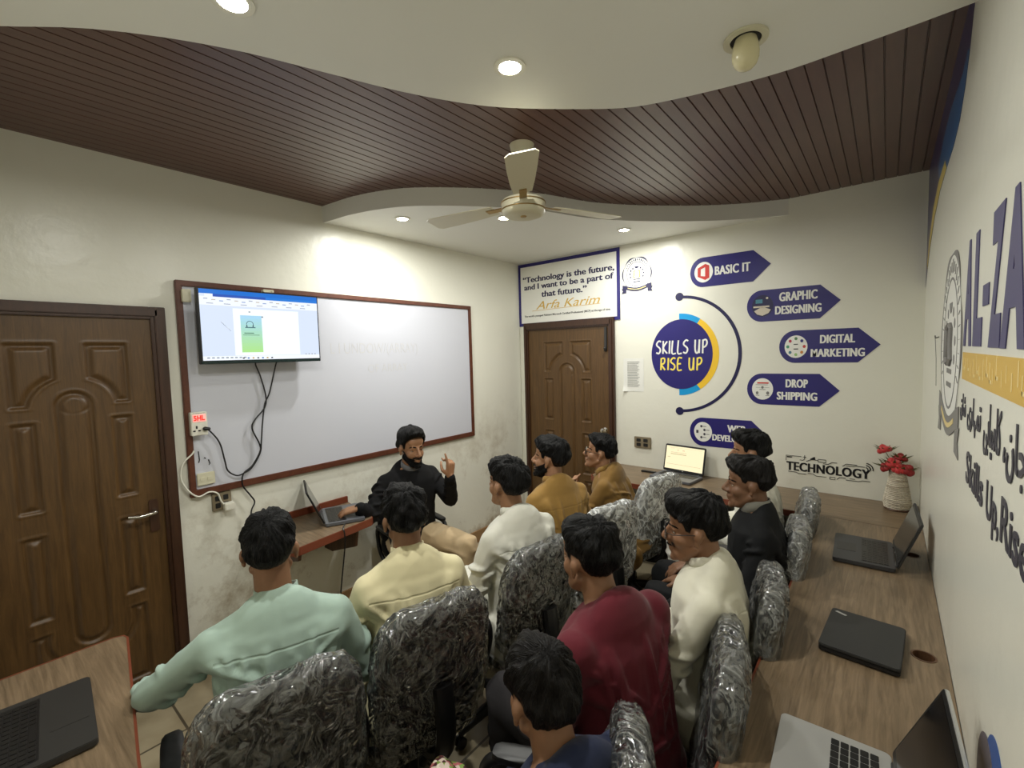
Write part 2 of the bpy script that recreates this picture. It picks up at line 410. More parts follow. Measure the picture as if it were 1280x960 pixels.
M_yel = mat('yellow vinyl', (238, 194, 52), .35); M_cyan = mat('cyan vinyl', (12, 150, 214), .35)
M_gold = mat('gold vinyl', (208, 170, 72), .4); M_pgold = mat('pale gold vinyl', (226, 204, 140), .5)
M_ink = mat('black vinyl', (22, 22, 26), .4); M_grey = mat('grey vinyl', (120, 118, 116), .45); M_dgrey = mat('charcoal vinyl', (56, 54, 66), .45)
M_red = mat('red vinyl', (196, 50, 40), .4)
M_blk = mat('black plastic', (18, 18, 19), .4, bump=(60, .1, .002)); M_blk2 = mat('dark grey plastic', (44, 43, 42), .45)
M_key = mat('key caps', (24, 24, 25), .35); M_alu = mat('aluminium', (186, 186, 184), .38, metal=.55)
M_chrome = mat('chrome', (205, 200, 190), .18, metal=1.)
M_ivory = mat('ivory plastic', (206, 202, 178), .4); M_wht = mat('white plastic', (222, 220, 208), .35)
M_steel = mat('old switch plate', (128, 116, 94), .45); M_hole = mat('socket hole', (20, 18, 16), .7)
M_paper = mat('paper', (226, 226, 220), .7); M_text = mat('grey print', (130, 130, 128), .7)

# ------------------------------------------------------------------ room shell
def wallbox(name, lo, hi, m):
    b = MB(); box(b, lo, hi); return struct(name, b, m, smooth=False)
T = .12
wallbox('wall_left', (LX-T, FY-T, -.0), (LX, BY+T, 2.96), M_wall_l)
wallbox('wall_back', (LX, BY, 0), (RX, BY+T, 2.96), M_wall)
wallbox('wall_right', (RX, FY-T, 0), (RX+T, BY+T, 2.96), M_wall)
wallbox('wall_front', (LX, FY-T, 0), (RX, FY, 2.96), M_wall)
# floor: beige tiles
m, t, b = nt('floor tiles'); M_floor = m
tc = node(t, 'ShaderNodeTexCoord'); br = node(t, 'ShaderNodeTexBrick'); br.offset = 0
br.inputs['Scale'].default_value = 1; br.inputs['Brick Width'].default_value = .6; br.inputs['Row Height'].default_value = .6; br.inputs['Mortar Size'].default_value = .006
br.inputs['Color1'].default_value = lin((170, 158, 132)); br.inputs['Color2'].default_value = lin((160, 148, 122)); br.inputs['Mortar'].default_value = lin((88, 80, 66))
ns = node(t, 'ShaderNodeTexNoise'); ns.inputs['Scale'].default_value = 6; ns.inputs['Detail'].default_value = 7
mx = node(t, 'ShaderNodeMix', data_type='RGBA', blend_type='MULTIPLY'); mx.inputs[0].default_value = .6
rr = ramp(t, [(.35, (.6, .56, .5, 1)), (.65, (1, 1, 1, 1))])
t.links.new(tc.outputs['Object'], br.inputs['Vector']); t.links.new(tc.outputs['Object'], ns.inputs['Vector']); t.links.new(ns.outputs['Fac'], rr.inputs[0])
t.links.new(br.outputs['Color'], mx.inputs[6]); t.links.new(rr.outputs[0], mx.inputs[7]); t.links.new(mx.outputs[2], b.inputs['Base Color']); b.inputs['Roughness'].default_value = .3
wallbox('floor', (LX-T, FY-T, -.1), (RX+T, BY+T, 0), M_floor)
# ceiling of dark brown strips running to the back wall
m, t, b = nt('ceiling strips'); M_ceil = m
geo = node(t, 'ShaderNodeNewGeometry'); sp = node(t, 'ShaderNodeSeparateXYZ'); t.links.new(geo.outputs['Position'], sp.inputs[0])
mp = node(t, 'ShaderNodeMapping'); mp.inputs['Scale'].default_value = (9, .8, 1); nz = node(t, 'ShaderNodeTexNoise'); nz.inputs['Scale'].default_value = 5; nz.inputs['Detail'].default_value = 6
t.links.new(geo.outputs['Position'], mp.inputs[0]); t.links.new(mp.outputs[0], nz.inputs['Vector'])
rc = ramp(t, [(.3, lin((86, 58, 50))), (.7, lin((96, 66, 57)))]); t.links.new(nz.outputs['Fac'], rc.inputs[0]); t.links.new(rc.outputs[0], b.inputs['Base Color'])
b.inputs['Roughness'].default_value = .36; b.inputs['Specular IOR Level'].default_value = .55
cb = MB(); PW = .0575; x = LX - .02; k = 0
while x < RX + .05:                                     # each strip is a shallow board with a groove beside it
    g = .0025
    prof = [(x, .007), (x+g, .007), (x+g+.002, 0), (x+PW-.002, 0), (x+PW, .007)]
    vs = [(px, y, CEIL+pz) for y in (FY-.05, BY+.05) for px, pz in prof]
    cb.add(vs, [(i, i+5, i+6, i+1) for i in range(4)]); x += PW
box(cb, (LX-T, FY-T, CEIL+.0075), (RX+T, BY+T, CEIL+.12))
struct('ceiling', cb, M_ceil, smooth=False)
# front soffit and rear soffit, both with a wavy edge
FE = [(LX, -.9), (-2.6, -.62), (-2.2, -.22), (-1.99, .03), (-1.888, .14), (-1.776, .245), (-1.702, .325), (-1.622, .433), (-1.56, .534), (-1.504, .644), (-1.437, .812), (-1.339, 1.053), (-1.228, 1.257), (-1.117, 1.402), (-.952, 1.563), (-.799, 1.691), (-.653, 1.757), (-.433, 1.818), (-.267, 1.846), (-.095, 1.847), (.036, 1.847), (RX, 1.842)]
FE = [p for p in FE if p[1] > FY]; FE = [(-2.19, FY)] + FE
fe = [(p[0], p[1]) for p in smooth_path([(a, b_, 0) for a, b_ in FE], 4)]
sb = MB(); prism(sb, [(RX, FY)] + fe[::-1], on_top, SOFF, CEIL+.004); struct('trim_1', sb, M_soff)
RE = [(LX, 1.66), (-2.84, 1.675), (-2.69, 1.694), (-2.51, 1.745), (-2.33, 1.83), (-2.155, 1.977), (-1.987, 2.165), (-1.86, 2.34), (-1.75, 2.54), (-1.625, 2.86), (-1.452, 3.12), (-1.247, 3.345), (-1.03, 3.545), (-.8, 3.70), (-.56, BY)]
re_ = [(p[0], p[1]) for p in smooth_path([(a, b_, 0) for a, b_ in RE], 4)]
sb = MB(); prism(sb, [(LX, BY)] + re_, on_top, SOFF, CEIL+.004); struct('trim_2', sb, M_soff)
# skirting
sk = MB(); box(sk, (LX, .73, 0), (LX+.018, BY, .115)); struct('baseboard_left', sk, mat('skirting tile', (150, 118, 82), .35), smooth=False, bevel=.003)
sk = MB(); box(sk, (-1.9, BY-.018, 0), (RX, BY, .115)); struct('baseboard_back', sk, M_panel, smooth=False, bevel=.003)

# ------------------------------------------------------------------ doors
def sd_rect(u, v, x0, x1, z0, z1, r=.006):
    qx = np.abs(u-(x0+x1)/2)-(x1-x0)/2+r; qz = np.abs(v-(z0+z1)/2)-(z1-z0)/2+r
    return np.hypot(np.maximum(qx, 0), np.maximum(qz, 0)) + np.minimum(np.maximum(qx, qz), 0) - r
def door_leaf(cx, hw, top, ph, gap, step=.006):
    """moulded leaf: centre arch, pairs of raised panels at each side; returns u, v, relief"""
    nu, nv = int(2*hw/step)+1, int((top-.012)/step)+1
    u, v = np.meshgrid(np.linspace(cx-hw, cx+hw, nu), np.linspace(.012, top, nv)); a = np.abs(u-cx)
    q = ph/.214; ds = []
    ar = .098*q                                          # arch of the tall centre panel
    cz = 1.60 - .012
    cen = sd_rect(a, v, -ar+.026*q, ar-.026*q, .48, 1.60) ; cap_ = np.hypot(a, v-1.60) - (ar-.026*q); capb = np.hypot(a, v-.50) - (ar-.026*q)
    ds.append(np.minimum(np.minimum(cen, cap_), capb))
    g0 = gap/2; band = np.hypot(a, v-1.585) - (ar+.05*q)
    ds.append(np.maximum(sd_rect(a, v, g0, ph, 1.60, 1.898), -band))
    x0 = ph-.085*q
    ds.append(sd_rect(a, v, x0, ph, 1.12, 1.535)); ds.append(sd_rect(a, v, x0, ph, .61, 1.01))
    ds.append(np.maximum(sd_rect(a, v, g0, ph, .15, .545), -(np.hypot(a, v-.50) - (ar+.05*q))))
    h = np.zeros_like(u)
    for d in ds:
        s = np.clip(-d/.012, 0, 1); h = np.minimum(h, -.011*s*s*(3-2*s)) if False else h - .011*(s*s*(3-2*s))
        s2 = np.clip((-d-.014)/.026, 0, 1); h = h + .013*s2*s2*(3-2*s2)
    rim = [np.clip(1-np.abs(d-.004)/.008, 0, 1) for d in ds]
    h = h + .0028*np.maximum.reduce(rim)
    return u, v, h
def make_door(name, mp, cx, hw, top, ph, gap, fw, ftop, d_leaf, handle_side, closer):
    fb = MB(); o0, o1 = cx-hw-fw, cx+hw+fw
    for a0, a1, b0, b1 in ((o0, cx-hw, 0, ftop), (cx+hw, o1, 0, ftop), (cx-hw, cx+hw, top, ftop)):
        prism(fb, [(a0, b0), (a1, b0), (a1, b1), (a0, b1)], mp, .0, .035)
        i0, i1 = a0+.016, a1-.016
        if b0 > 0: prism(fb, [(a0-.03, b0+.014), (a1+.03, b0+.014), (a1+.03, b1-.014), (a0-.03, b1-.014)], mp, .03, .046)
        else: prism(fb, [(i0, 0), (i1, 0), (i1, b1-.016), (i0, b1-.016)], mp, .03, .046)
    dr = struct(name, fb, M_frame, smooth=False, bevel=.003)
    u, v, h = door_leaf(cx, hw, top, ph, gap); nu, nv = u.shape[1], u.shape[0]
    vs = [mp(a, b_, d_leaf + c) for a, b_, c in zip(u.ravel(), v.ravel(), h.ravel())]
    lb = MB(); lb.add(vs, grid_faces(nu, nv, False, mp is on_right)); prism(lb, [(cx-hw, .012), (cx+hw, .012), (cx+hw, top), (cx-hw, top)], mp, .001, d_leaf-.0125)
    obj('door_leaf', lb, M_door, dr, smooth='full')
    hb = MB(); s = handle_side; hx = cx + s*(hw-.045)
    if closer:                                           # round knob and a slim bolt at the top
        lathe_pts = [(.024, 0), (.024, .006), (.011, .01), (.011, .03), (.022, .036), (.027, .05), (.022, .062), (.006, .066)]
        Mx = Matrix.Translation(Vector(mp(hx, 1.063, d_leaf))) @ Matrix.Rotation(R(90), 4, 'X')
        lathe(hb, lathe_pts, M=Mx, n=20); obj('door_knob', hb, M_chrome, dr)
        bb = MB(); prism(bb, [(hx+.008, 1.80), (hx+.03, 1.80), (hx+.03, 2.01), (hx+.008, 2.01)], mp, d_leaf, d_leaf+.02); capsule(bb, mp(hx+.019, 1.80, d_leaf+.022), mp(hx+.019, 1.82, d_leaf+.03), .012, .012)
        obj('door_bolt', bb, M_blk2, dr, bevel=.002)
    else:
        prism(hb, rrect(hx-.02, .905, hx+.02, 1.075, .012), mp, d_leaf, d_leaf+.008); obj('handle_plate', hb, M_frame, dr)
        hb = MB(); z = 1.015; tube(hb, smooth_path([mp(hx, z, d_leaf+.006), mp(hx, z, d_leaf+.045), mp(hx-s*.02, z, d_leaf+.055), mp(hx-s*.065, z-.004, d_leaf+.055), mp(hx-s*.115, z+.004, d_leaf+.05)], 5), [.010]*15+[.009]*6, 10)
        obj('handle', hb, M_chrome, dr)
    return dr
make_door('door_1', on_left, .345, .314, 2.022, .214, .098, .066, 2.085, .018, 1, False)
make_door('door_2', on_back, -2.418, .457, 2.022, .267, .083, .055, 2.10, .018, 1, True)

# ------------------------------------------------------------------ downlights
M_lens = mat('lit lens', (255, 250, 225), .4, emit=(255, 250, 226), estr=45.)
LAMPS = [(-2.538, 1.972, 'near the whiteboard'), (-2.038, 2.439, 'in the middle of the rear soffit by the fan'), (-1.58, 3.322, 'close above the wall with the arrows'), (-1.324, .516, 'at the top edge of the picture'), (-.964, 1.203, 'in the middle of the front soffit')]
for i, (x, y, wh) in enumerate(LAMPS):
    r_ = empty('downlight', (x, y, SOFF)); tag(r_, 'lit round recessed downlight ' + wh, 'light', 'lit downlights')
    rb = MB(); strip(rb, ell(x, y, .052), ell(x, y, .036), on_top, SOFF-.006, SOFF-.0005, True); obj('trim_ring', rb, M_wht, r_)
    lb = MB(); lathe(lb, [(.001, 0), (.02, -.001), (.036, .003), (.036, .006)], (x, y, SOFF-.007), 24); obj('lens', lb, M_lens, r_)
    ld = bpy.data.lights.new('bulb', 'AREA'); ld.shape = 'DISK'; ld.size = .07; ld.energy = LAMP_W; ld.color = LAMP_COL; ld.spread = R(178)
    lo = bpy.data.objects.new('bulb', ld); C.objects.link(lo); lo.parent = r_; lo.location = (0, 0, -.012)
r_ = empty('bulb_fitting', (-.349, 1.575, SOFF)); tag(r_, 'unlit white bulb hanging in a round ceiling hole near the strips', 'light')
x, y = -.349, 1.575
rb = MB(); strip(rb, ell(x, y, .062), ell(x, y, .043), on_top, SOFF-.007, SOFF-.0005, True); obj('trim_ring', rb, M_ivory, r_)
rb = MB(); lathe(rb, [(.0425, -.0015), (.0425, -.003), (.001, -.003), (.001, -.0015)][::-1], (x, y, SOFF), 24); obj('dark_recess', rb, M_hole, r_)
rb = MB(); lathe(rb, [(.001, -.003), (.03, -.003), (.034, -.018), (.038, -.042), (.037, -.06), (.031, -.076), (.02, -.087), (.008, -.091), (.001, -.092)], (x, y, SOFF), 24); obj('bulb_glass', rb, mat('unlit bulb', (214, 206, 168), .25), r_)

# ------------------------------------------------------------------ ceiling fan
FX, FYY, FZ = -1.43, 1.865, 2.51
fan = empty('ceiling_fan', (FX, FYY, FZ)); tag(fan, 'cream ceiling fan with a flat round motor hanging below the brown strips', 'fan')
M_fan = mat('fan enamel', (212, 206, 180), .35); M_trim = mat('fan gilt', (170, 140, 84), .3, metal=.7)
b_ = MB(); lathe(b_, [(.001, -.028), (.02, -.03), (.085, -.03), (.1, -.024), (.108, -.012), (.11, .0), (.11, .035), (.105, .046), (.085, .052), (.03, .058), (.001, .058)], (FX, FYY, FZ), 48); obj('motor', b_, M_fan, fan)
b_ = MB(); lathe(b_, [(.001, -.034), (.014, -.034), (.016, -.03), (.001, -.029)], (FX, FYY, FZ), 16); obj('motor_cap', b_, M_trim, fan)
b_ = MB(); strip(b_, ell(FX, FYY, .1125), ell(FX, FYY, .1095), on_top, FZ-.004, FZ+.001, True); strip(b_, ell(FX, FYY, .1125), ell(FX, FYY, .1095), on_top, FZ+.03, FZ+.035, True); obj('motor_band', b_, M_trim, fan)
b_ = MB(); capsule(b_, (FX, FYY, FZ+.05), (FX, FYY, CEIL-.02), .013, .013); obj('rod', b_, M_fan, fan)
b_ = MB(); lathe(b_, [(.001, -.1), (.022, -.1), (.05, -.05), (.062, -.0015), (.001, -.0015)], (FX, FYY, CEIL), 24); lathe(b_, [(.001, .11), (.02, .11), (.045, .07), (.05, .055), (.001, .055)], (FX, FYY, FZ), 24); obj('canopy', b_, M_fan, fan)
aim = math.atan2(-FYY, -FX)
for k in range(3):
    a = aim + k*2*PI/3; bl = MB(); Mx = Matrix.Translation((FX, FYY, FZ+.03)) @ Matrix.Rotation(a, 4, 'Z') @ Matrix.Rotation(R(9), 4, 'X')
    pts = [(.17, -.045), (.3, -.058), (.45, -.066), (.575, -.068), (.6, -.05), (.6, .05), (.575, .066), (.45, .062), (.3, .054), (.17, .043)]
    prism(bl, pts, lambda u, v, d: tuple(Mx @ Vector((u, v, d))), -.002, .002)
    o = obj('blade', bl, M_fan, fan, smooth=False)
    ib = MB(); box(ib, (.09, -.018, -.006), (.22, .018, -.0022), Mx); obj('blade_iron', ib, M_trim, o, smooth=False, bevel=.002)

# ------------------------------------------------------------------ whiteboard and what is fixed on it
wbd = empty('whiteboard', (LX, 1.92, 1.035)); tag(wbd, 'long whiteboard in a brown wooden frame on the left wall', 'whiteboard')
b_ = MB(); prism(b_, [(.80, 1.06), (3.03, 1.06), (3.03, 2.215), (.80, 2.215)], on_left, .002, .012); obj('board', b_, M_board, wbd, smooth=False)
b_ = MB(); o4 = [(.78, 1.035), (3.054, 1.035), (3.054, 2.24), (.78, 2.24)]; i4 = [(.812, 1.075), (3.022, 1.075), (3.022, 2.208), (.812, 2.208)]
strip(b_, o4, i4, on_left, .001, .024, True); obj('frame', b_, M_bframe, wbd, smooth=False, bevel=.004)
b_ = MB(); letters(b_, 'L I UNDOW/(ARRAY)', 1.66, 2.42, 1.80, 1.90, on_left, .0122, .0126, -.01); obj('rubbed_writing', b_, M_ghost, wbd, smooth=False); b_ = MB(); letters(b_, 'OF ARRAY', 1.95, 2.31, 1.68, 1.74, on_left, .0122, .0126, -.01)
obj('rubbed_writing', b_, M_ghost, wbd, smooth=False)
b_ = MB()
for p in ([(.835, 1.29), (.838, 1.24), (.834, 1.225)], [(.862, 1.25), (.868, 1.243)], [(.882, 1.235), (.888, 1.21), (.882, 1.205)]): tube(b_, [on_left(a, c, .0125) for a, c in p], .003, 6)
obj('ink_marks', b_, M_ink, wbd)

tv = empty('television', (LX+.1, 1.185, 1.78)); tag(tv, 'flat television showing a document page, mounted over the whiteboard', 'television')
TD = .125; ty0, ty1, tz0, tz1 = .845, 1.525, 1.778, 2.195
b_ = MB(); prism(b_, rrect(ty0, tz0, ty1, tz1, .006), on_left, TD-.03, TD); prism(b_, rrect(ty0+.08, tz0+.05, ty1-.08, tz1-.08, .03), on_left, TD-.065, TD-.03); obj('housing', b_, M_blk, tv, bevel=.003)
b_ = MB(); prism(b_, [(1.05, 1.9), (1.32, 1.9), (1.32, 2.1), (1.05, 2.1)], on_left, .0125, .02); box(b_, (LX+.02, 1.12, 1.93), (LX+TD-.065, 1.25, 2.06)); obj('wall_bracket', b_, M_blk2, tv, smooth=False)
b_ = MB(); prism(b_, [(ty0+.004, tz0+.0015), (ty1-.004, tz0+.0015), (ty1-.004, tz0+.017), (ty0+.004, tz0+.017)], on_left, TD, TD+.002); obj('lower_bezel', b_, mat('dark bezel', (16, 38, 38), .2), tv, smooth=False)
EM = {}
def em(c, s=1.0):
    k = (c, s)
    if k not in EM: EM[k] = mat('lit screen %d %d %d' % c, (0, 0, 0), .3, emit=c, estr=s)
    return EM[k]
sx0, sx1, sz0, sz1 = ty0+.012, ty1-.008, tz0+.02, tz1-.006
def S(u, v): return (sx0+(sx1-sx0)*u, sz1-(sz1-sz0)*v)
ms = []; b_ = MB()
def quad(u0, v0, u1, v1, c, lay, s=1.0):
    mm = em(c, s)
    if mm not in ms: ms.append(mm)
    prism(b_, [S(u0, v0), S(u1, v0), S(u1, v1), S(u0, v1)], on_left, TD+.0004, TD+.0006+lay*.0005, ms.index(mm))
ES = 1.0
quad(0, 0, 1, 1, (214, 226, 246), 0); quad(0, 0, 1, .062, (24, 110, 206), 1); quad(.07, .062, .52, .1, (40, 84, 176), 1); quad(.52, .062, 1, .1, (30, 120, 214), 1); quad(.04, .062, .1, .1, (236, 242, 252), 2)
quad(0, .1, 1, .22, (238, 243, 252), 1); quad(.0, .94, 1, 1, (240, 246, 255), 1)
for i in range(16): quad(.03+.058*i, .125 + .012*(i % 3), .06+.058*i, .137 + .012*(i % 3), ((150, 160, 180), (190, 178, 160), (120, 150, 200))[i % 3], 2)
for i in range(7): quad(.05+.13*i, .19, .1+.13*i, .2, (150, 160, 180), 2)
quad(.245, .25, .81, .935, (244, 252, 255), 1)
for i in range(12): quad(.30, .345+.0455*i, .475, .345+.0455*(i+1), tuple(int(a+(b2-a)*i/11) for a, b2 in zip((168, 214, 240), (172, 226, 142))), 2)
quad(.335, .515, .42, .53, (70, 110, 120), 3); quad(.325, .60, .405, .612, (70, 110, 90), 3); quad(.315, .63, .45, .638, (90, 130, 110), 3)
quad(.37, .285, .385, .3, (120, 130, 140), 2); quad(.475, .35, .49, .37, (120, 130, 140), 2)
for i in range(9): quad(.03+.035*i, .955, .05+.035*i, .972, (140, 150, 160), 2)
for i in range(7): quad(.3+.04*i, .965, .315+.04*i, .985, ((60, 60, 60), (60, 110, 180), (190, 150, 60))[i % 3], 2)
for i in range(4): quad(.86+.03*i, .92, .872+.03*i, .935, (150, 155, 165), 2)
o_ = obj('screen', b_, ms, tv, smooth=False)
b_ = MB(); uu, vv = S(.375, .475); tube(b_, [on_left(uu+.018*math.cos(R(a)), vv+.018*math.sin(R(a)), TD+.0022) for a in range(-10, 195, 15)], .0016, 6)
for s in (-1, 1): tube(b_, [on_left(uu+s*.018, vv-.004, TD+.0022), on_left(uu+s*.016, vv-.016, TD+.0022)], .003, 6)
obj('screen_mark', b_, em((70, 90, 110), .6), tv); b_ = MB(); uu, vv = S(.19, .5); tube(b_, [on_left(uu-.028, vv+.02, TD+.0012), on_left(uu+.02, vv-.03, TD+.0012)], .001, 6)
obj('screen_mark', b_, em((70, 90, 110), .6), tv)
b_ = MB(); prism(b_, rrect(.803, 2.12, .845, 2.19, .006), on_left, .0245, .05); tag(obj('wall_clip', b_, M_ivory, bevel=.002), 'small pale clip at the upper left corner of the television', 'clip')
b_ = MB(); prism(b_, rrect(1.19, 2.197, 1.25, 2.213, .004), on_left, TD-.028, TD+.004); lathe(b_, [(.001, 0), (.004, 0), (.004, .006), (.001, .006)], on_left(1.24, 2.2, TD+.006)); tag(obj('receiver', b_, M_ivory), 'small pale receiver perched on the top edge of the television', 'receiver')

st = empty('voltage_display_socket', (LX, .835, 1.38)); tag(st, 'white socket box with glowing red digits at the left edge of the whiteboard', 'socket')
b_ = MB(); prism(b_, rrect(.797, 1.385, .876, 1.515, .006), on_left, .024, .062); obj('body', b_, M_wht, st, bevel=.003)
b_ = MB(); prism(b_, rrect(.806, 1.462, .868, 1.503, .003), on_left, .0622, .0635); obj('display', b_, mat('display window', (250, 200, 195), .3, emit=(255, 120, 110), estr=.5), st)
b_ = MB(); letters(b_, '5HL', .81, .863, 1.468, 1.497, on_left, .0637, .0645, .03); obj('digits', b_, mat('red digits', (255, 20, 10), .3, emit=(255, 16, 8), estr=2.5), st, smooth=False)
b_ = MB()
for du, dv, a, c in ((.0, .02, .004, .008), (-.012, .0, .006, .004), (.012, .0, .006, .004)): prism(b_, rrect(.822+du-a, 1.412+dv-c, .822+du+a, 1.412+dv+c, .002), on_left, .0622, .0628)
obj('socket_holes', b_, M_hole, st)
b_ = MB(); letters(b_, 'AUTOMATIC', .808, .866, 1.506, 1.511, on_left, .0622, .0626); obj('print', b_, M_text, st, smooth=False)
def socket_plate(name, mp, u0, v0, u1, v1, d, label, m=M_steel, holes=((.28, .3), (.28, .7), (.7, .3), (.7, .7))):
    r_ = empty(name, mp((u0+u1)/2, v0, 0)); tag(r_, label, 'socket')
    b_ = MB(); prism(b_, rrect(u0, v0, u1, v1, .006), mp, d, d+.014); obj('plate', b_, m, r_, bevel=.003)
    for a, c in holes:
        b_ = MB(); cu, cv = u0+(u1-u0)*a, v0+(v1-v0)*c; w_, h_ = (u1-u0)*.13, (v1-v0)*.14
        prism(b_, rrect(cu-w_, cv-h_, cu+w_, cv+h_, .004), mp, d+.0142, d+.017); obj('switch', b_, M_hole if len(holes) > 2 else M_ivory, r_)
    return r_
socket_plate('wall_socket', on_back, -1.727, .932, -1.575, 1.03, .0005, 'brown switch and socket plate on the back wall left of the glowing laptop')
socket_plate('wall_socket', on_left, .817, 1.095, .905, 1.165, .0125, 'old beige socket plate at the lower left corner of the whiteboard', M_ivory, ((.3, .5), (.7, .5)))
socket_plate('wall_socket', on_left, .885, .925, .985, 1.03, .0005, 'dusty socket plate on the wall just below the whiteboard', M_steel)
b_ = MB(); prism(b_, rrect(.935, .925, .99, .968, .008), on_left, .018, .06); tag(obj('charger_plug', b_, M_wht, bevel=.004), 'white charger plug in the socket below the whiteboard', 'plug')
def cord(name, pts, r, m, label, cat='cable'):
    b_ = MB(); tube(b_, smooth_path(pts, 6), r, 8); return tag(obj(name, b_, m), label, cat)
def Ly(d, *p): return [on_left(a, c, d) for a, c in p]
cord('power_cord', [(LX+.07, 1.16, 1.80)] + Ly(.035, (1.157, 1.771), (1.18, 1.697), (1.205, 1.571), (1.192, 1.498), (1.132, 1.431), (1.115, 1.379), (1.151, 1.28), (1.15, 1.231), (1.102, 1.156), (1.051, 1.118), (1.042, 1.051), (1.078, .983), (1.102, .932), (1.081, .883), (1.07, .80)), .0045, M_blk, 'black cord twisting down from the television past the whiteboard edge')
cord('power_cord', [(LX+.07, 1.28, 1.80)] + Ly(.042, (1.274, 1.767), (1.226, 1.594), (1.193, 1.523), (1.172, 1.402), (1.16, 1.30), (1.148, 1.225), (1.10, 1.150), (1.055, 1.123), (1.011, 1.117), (.967, 1.155), (.954, 1.219), (.932, 1.331), (.875, 1.419), (.86, 1.42)) , .0042, M_blk, 'black cord looping from the television to the red digit socket box')
b_ = MB(); capsule(b_, on_left(.86, 1.42, .07), on_left(.876, 1.418, .075), .012, .009); tag(obj('plug', b_, M_blk), 'black plug in the socket box with red digits', 'plug')
cord('white_cord', Ly(.03, (.81, 1.30), (.799, 1.282), (.755, 1.237), (.74, 1.16), (.768, 1.086), (.815, 1.038), (.87, 1.051), (.91, 1.032), (.923, .99), (.94, .955)), .0045, M_wht, 'white cord curving around the whiteboard corner to the lower socket')

def bold(mb, tx, u0, u1, v0, v1, mp, d0, d1, dl):
    for k in (-1, 0, 1): letters(mb, tx, u0+dl+k*dl, u1-dl+k*dl, v0, v1, mp, d0, d1+.0001*k, .01, 0, 1.06)
# ------------------------------------------------------------------ graphics on the back wall
q = empty('quote_board', on_back(-2.43, 2.075, 0)); tag(q, 'white board with a quotation in a navy border above the back door', 'sign')
b_ = MB(); prism(b_, [(-2.999, 2.072), (-1.85, 2.072), (-1.85, 2.71), (-2.999, 2.71)], on_back, .001, .006); obj('panel', b_, M_white, q, smooth=False)
b_ = MB(); strip(b_, [(-2.999, 2.072), (-1.85, 2.072), (-1.85, 2.71), (-2.999, 2.71)], [(-2.972, 2.103), (-1.882, 2.103), (-1.882, 2.678), (-2.972, 2.678)], on_back, .006, .0085, True); obj('border', b_, M_navy, q, smooth=False)
b_ = MB(); D = (.0062, .0072)
for args in (('“Technology is the future,', -2.94, -1.905, 2.50, 2.575), ('and I want to be a part of', -2.925, -1.915, 2.425, 2.498), ('that future.”', -2.71, -2.19, 2.355, 2.415)):
    b_ = MB()
    for k in (-1, 0, 1): letters(b_, args[0], args[1]+k*.0022, args[2]+k*.0022, args[3], args[4], on_back, D[0], D[1]+.0001*k, .012)
    obj('quotation_line', b_, M_navy2, q, smooth=False)
b_ = MB(); letters(b_, 'Arfa Karim', -2.78, -2.05, 2.235, 2.315, on_back, *D, .0, .35); prism(b_, [(-2.83, 2.222), (-2.05, 2.232), (-2.05, 2.236), (-2.83, 2.226)], on_back, *D); obj('signature', b_, M_gold, q, smooth=False)
b_ = MB(); letters(b_, "The world's youngest Pakistani Microsoft Certified Professional (MCP) at the age of nine.", -2.93, -1.945, 2.158, 2.184, on_back, *D, .015); obj('small_print', b_, M_ink, q, smooth=False)

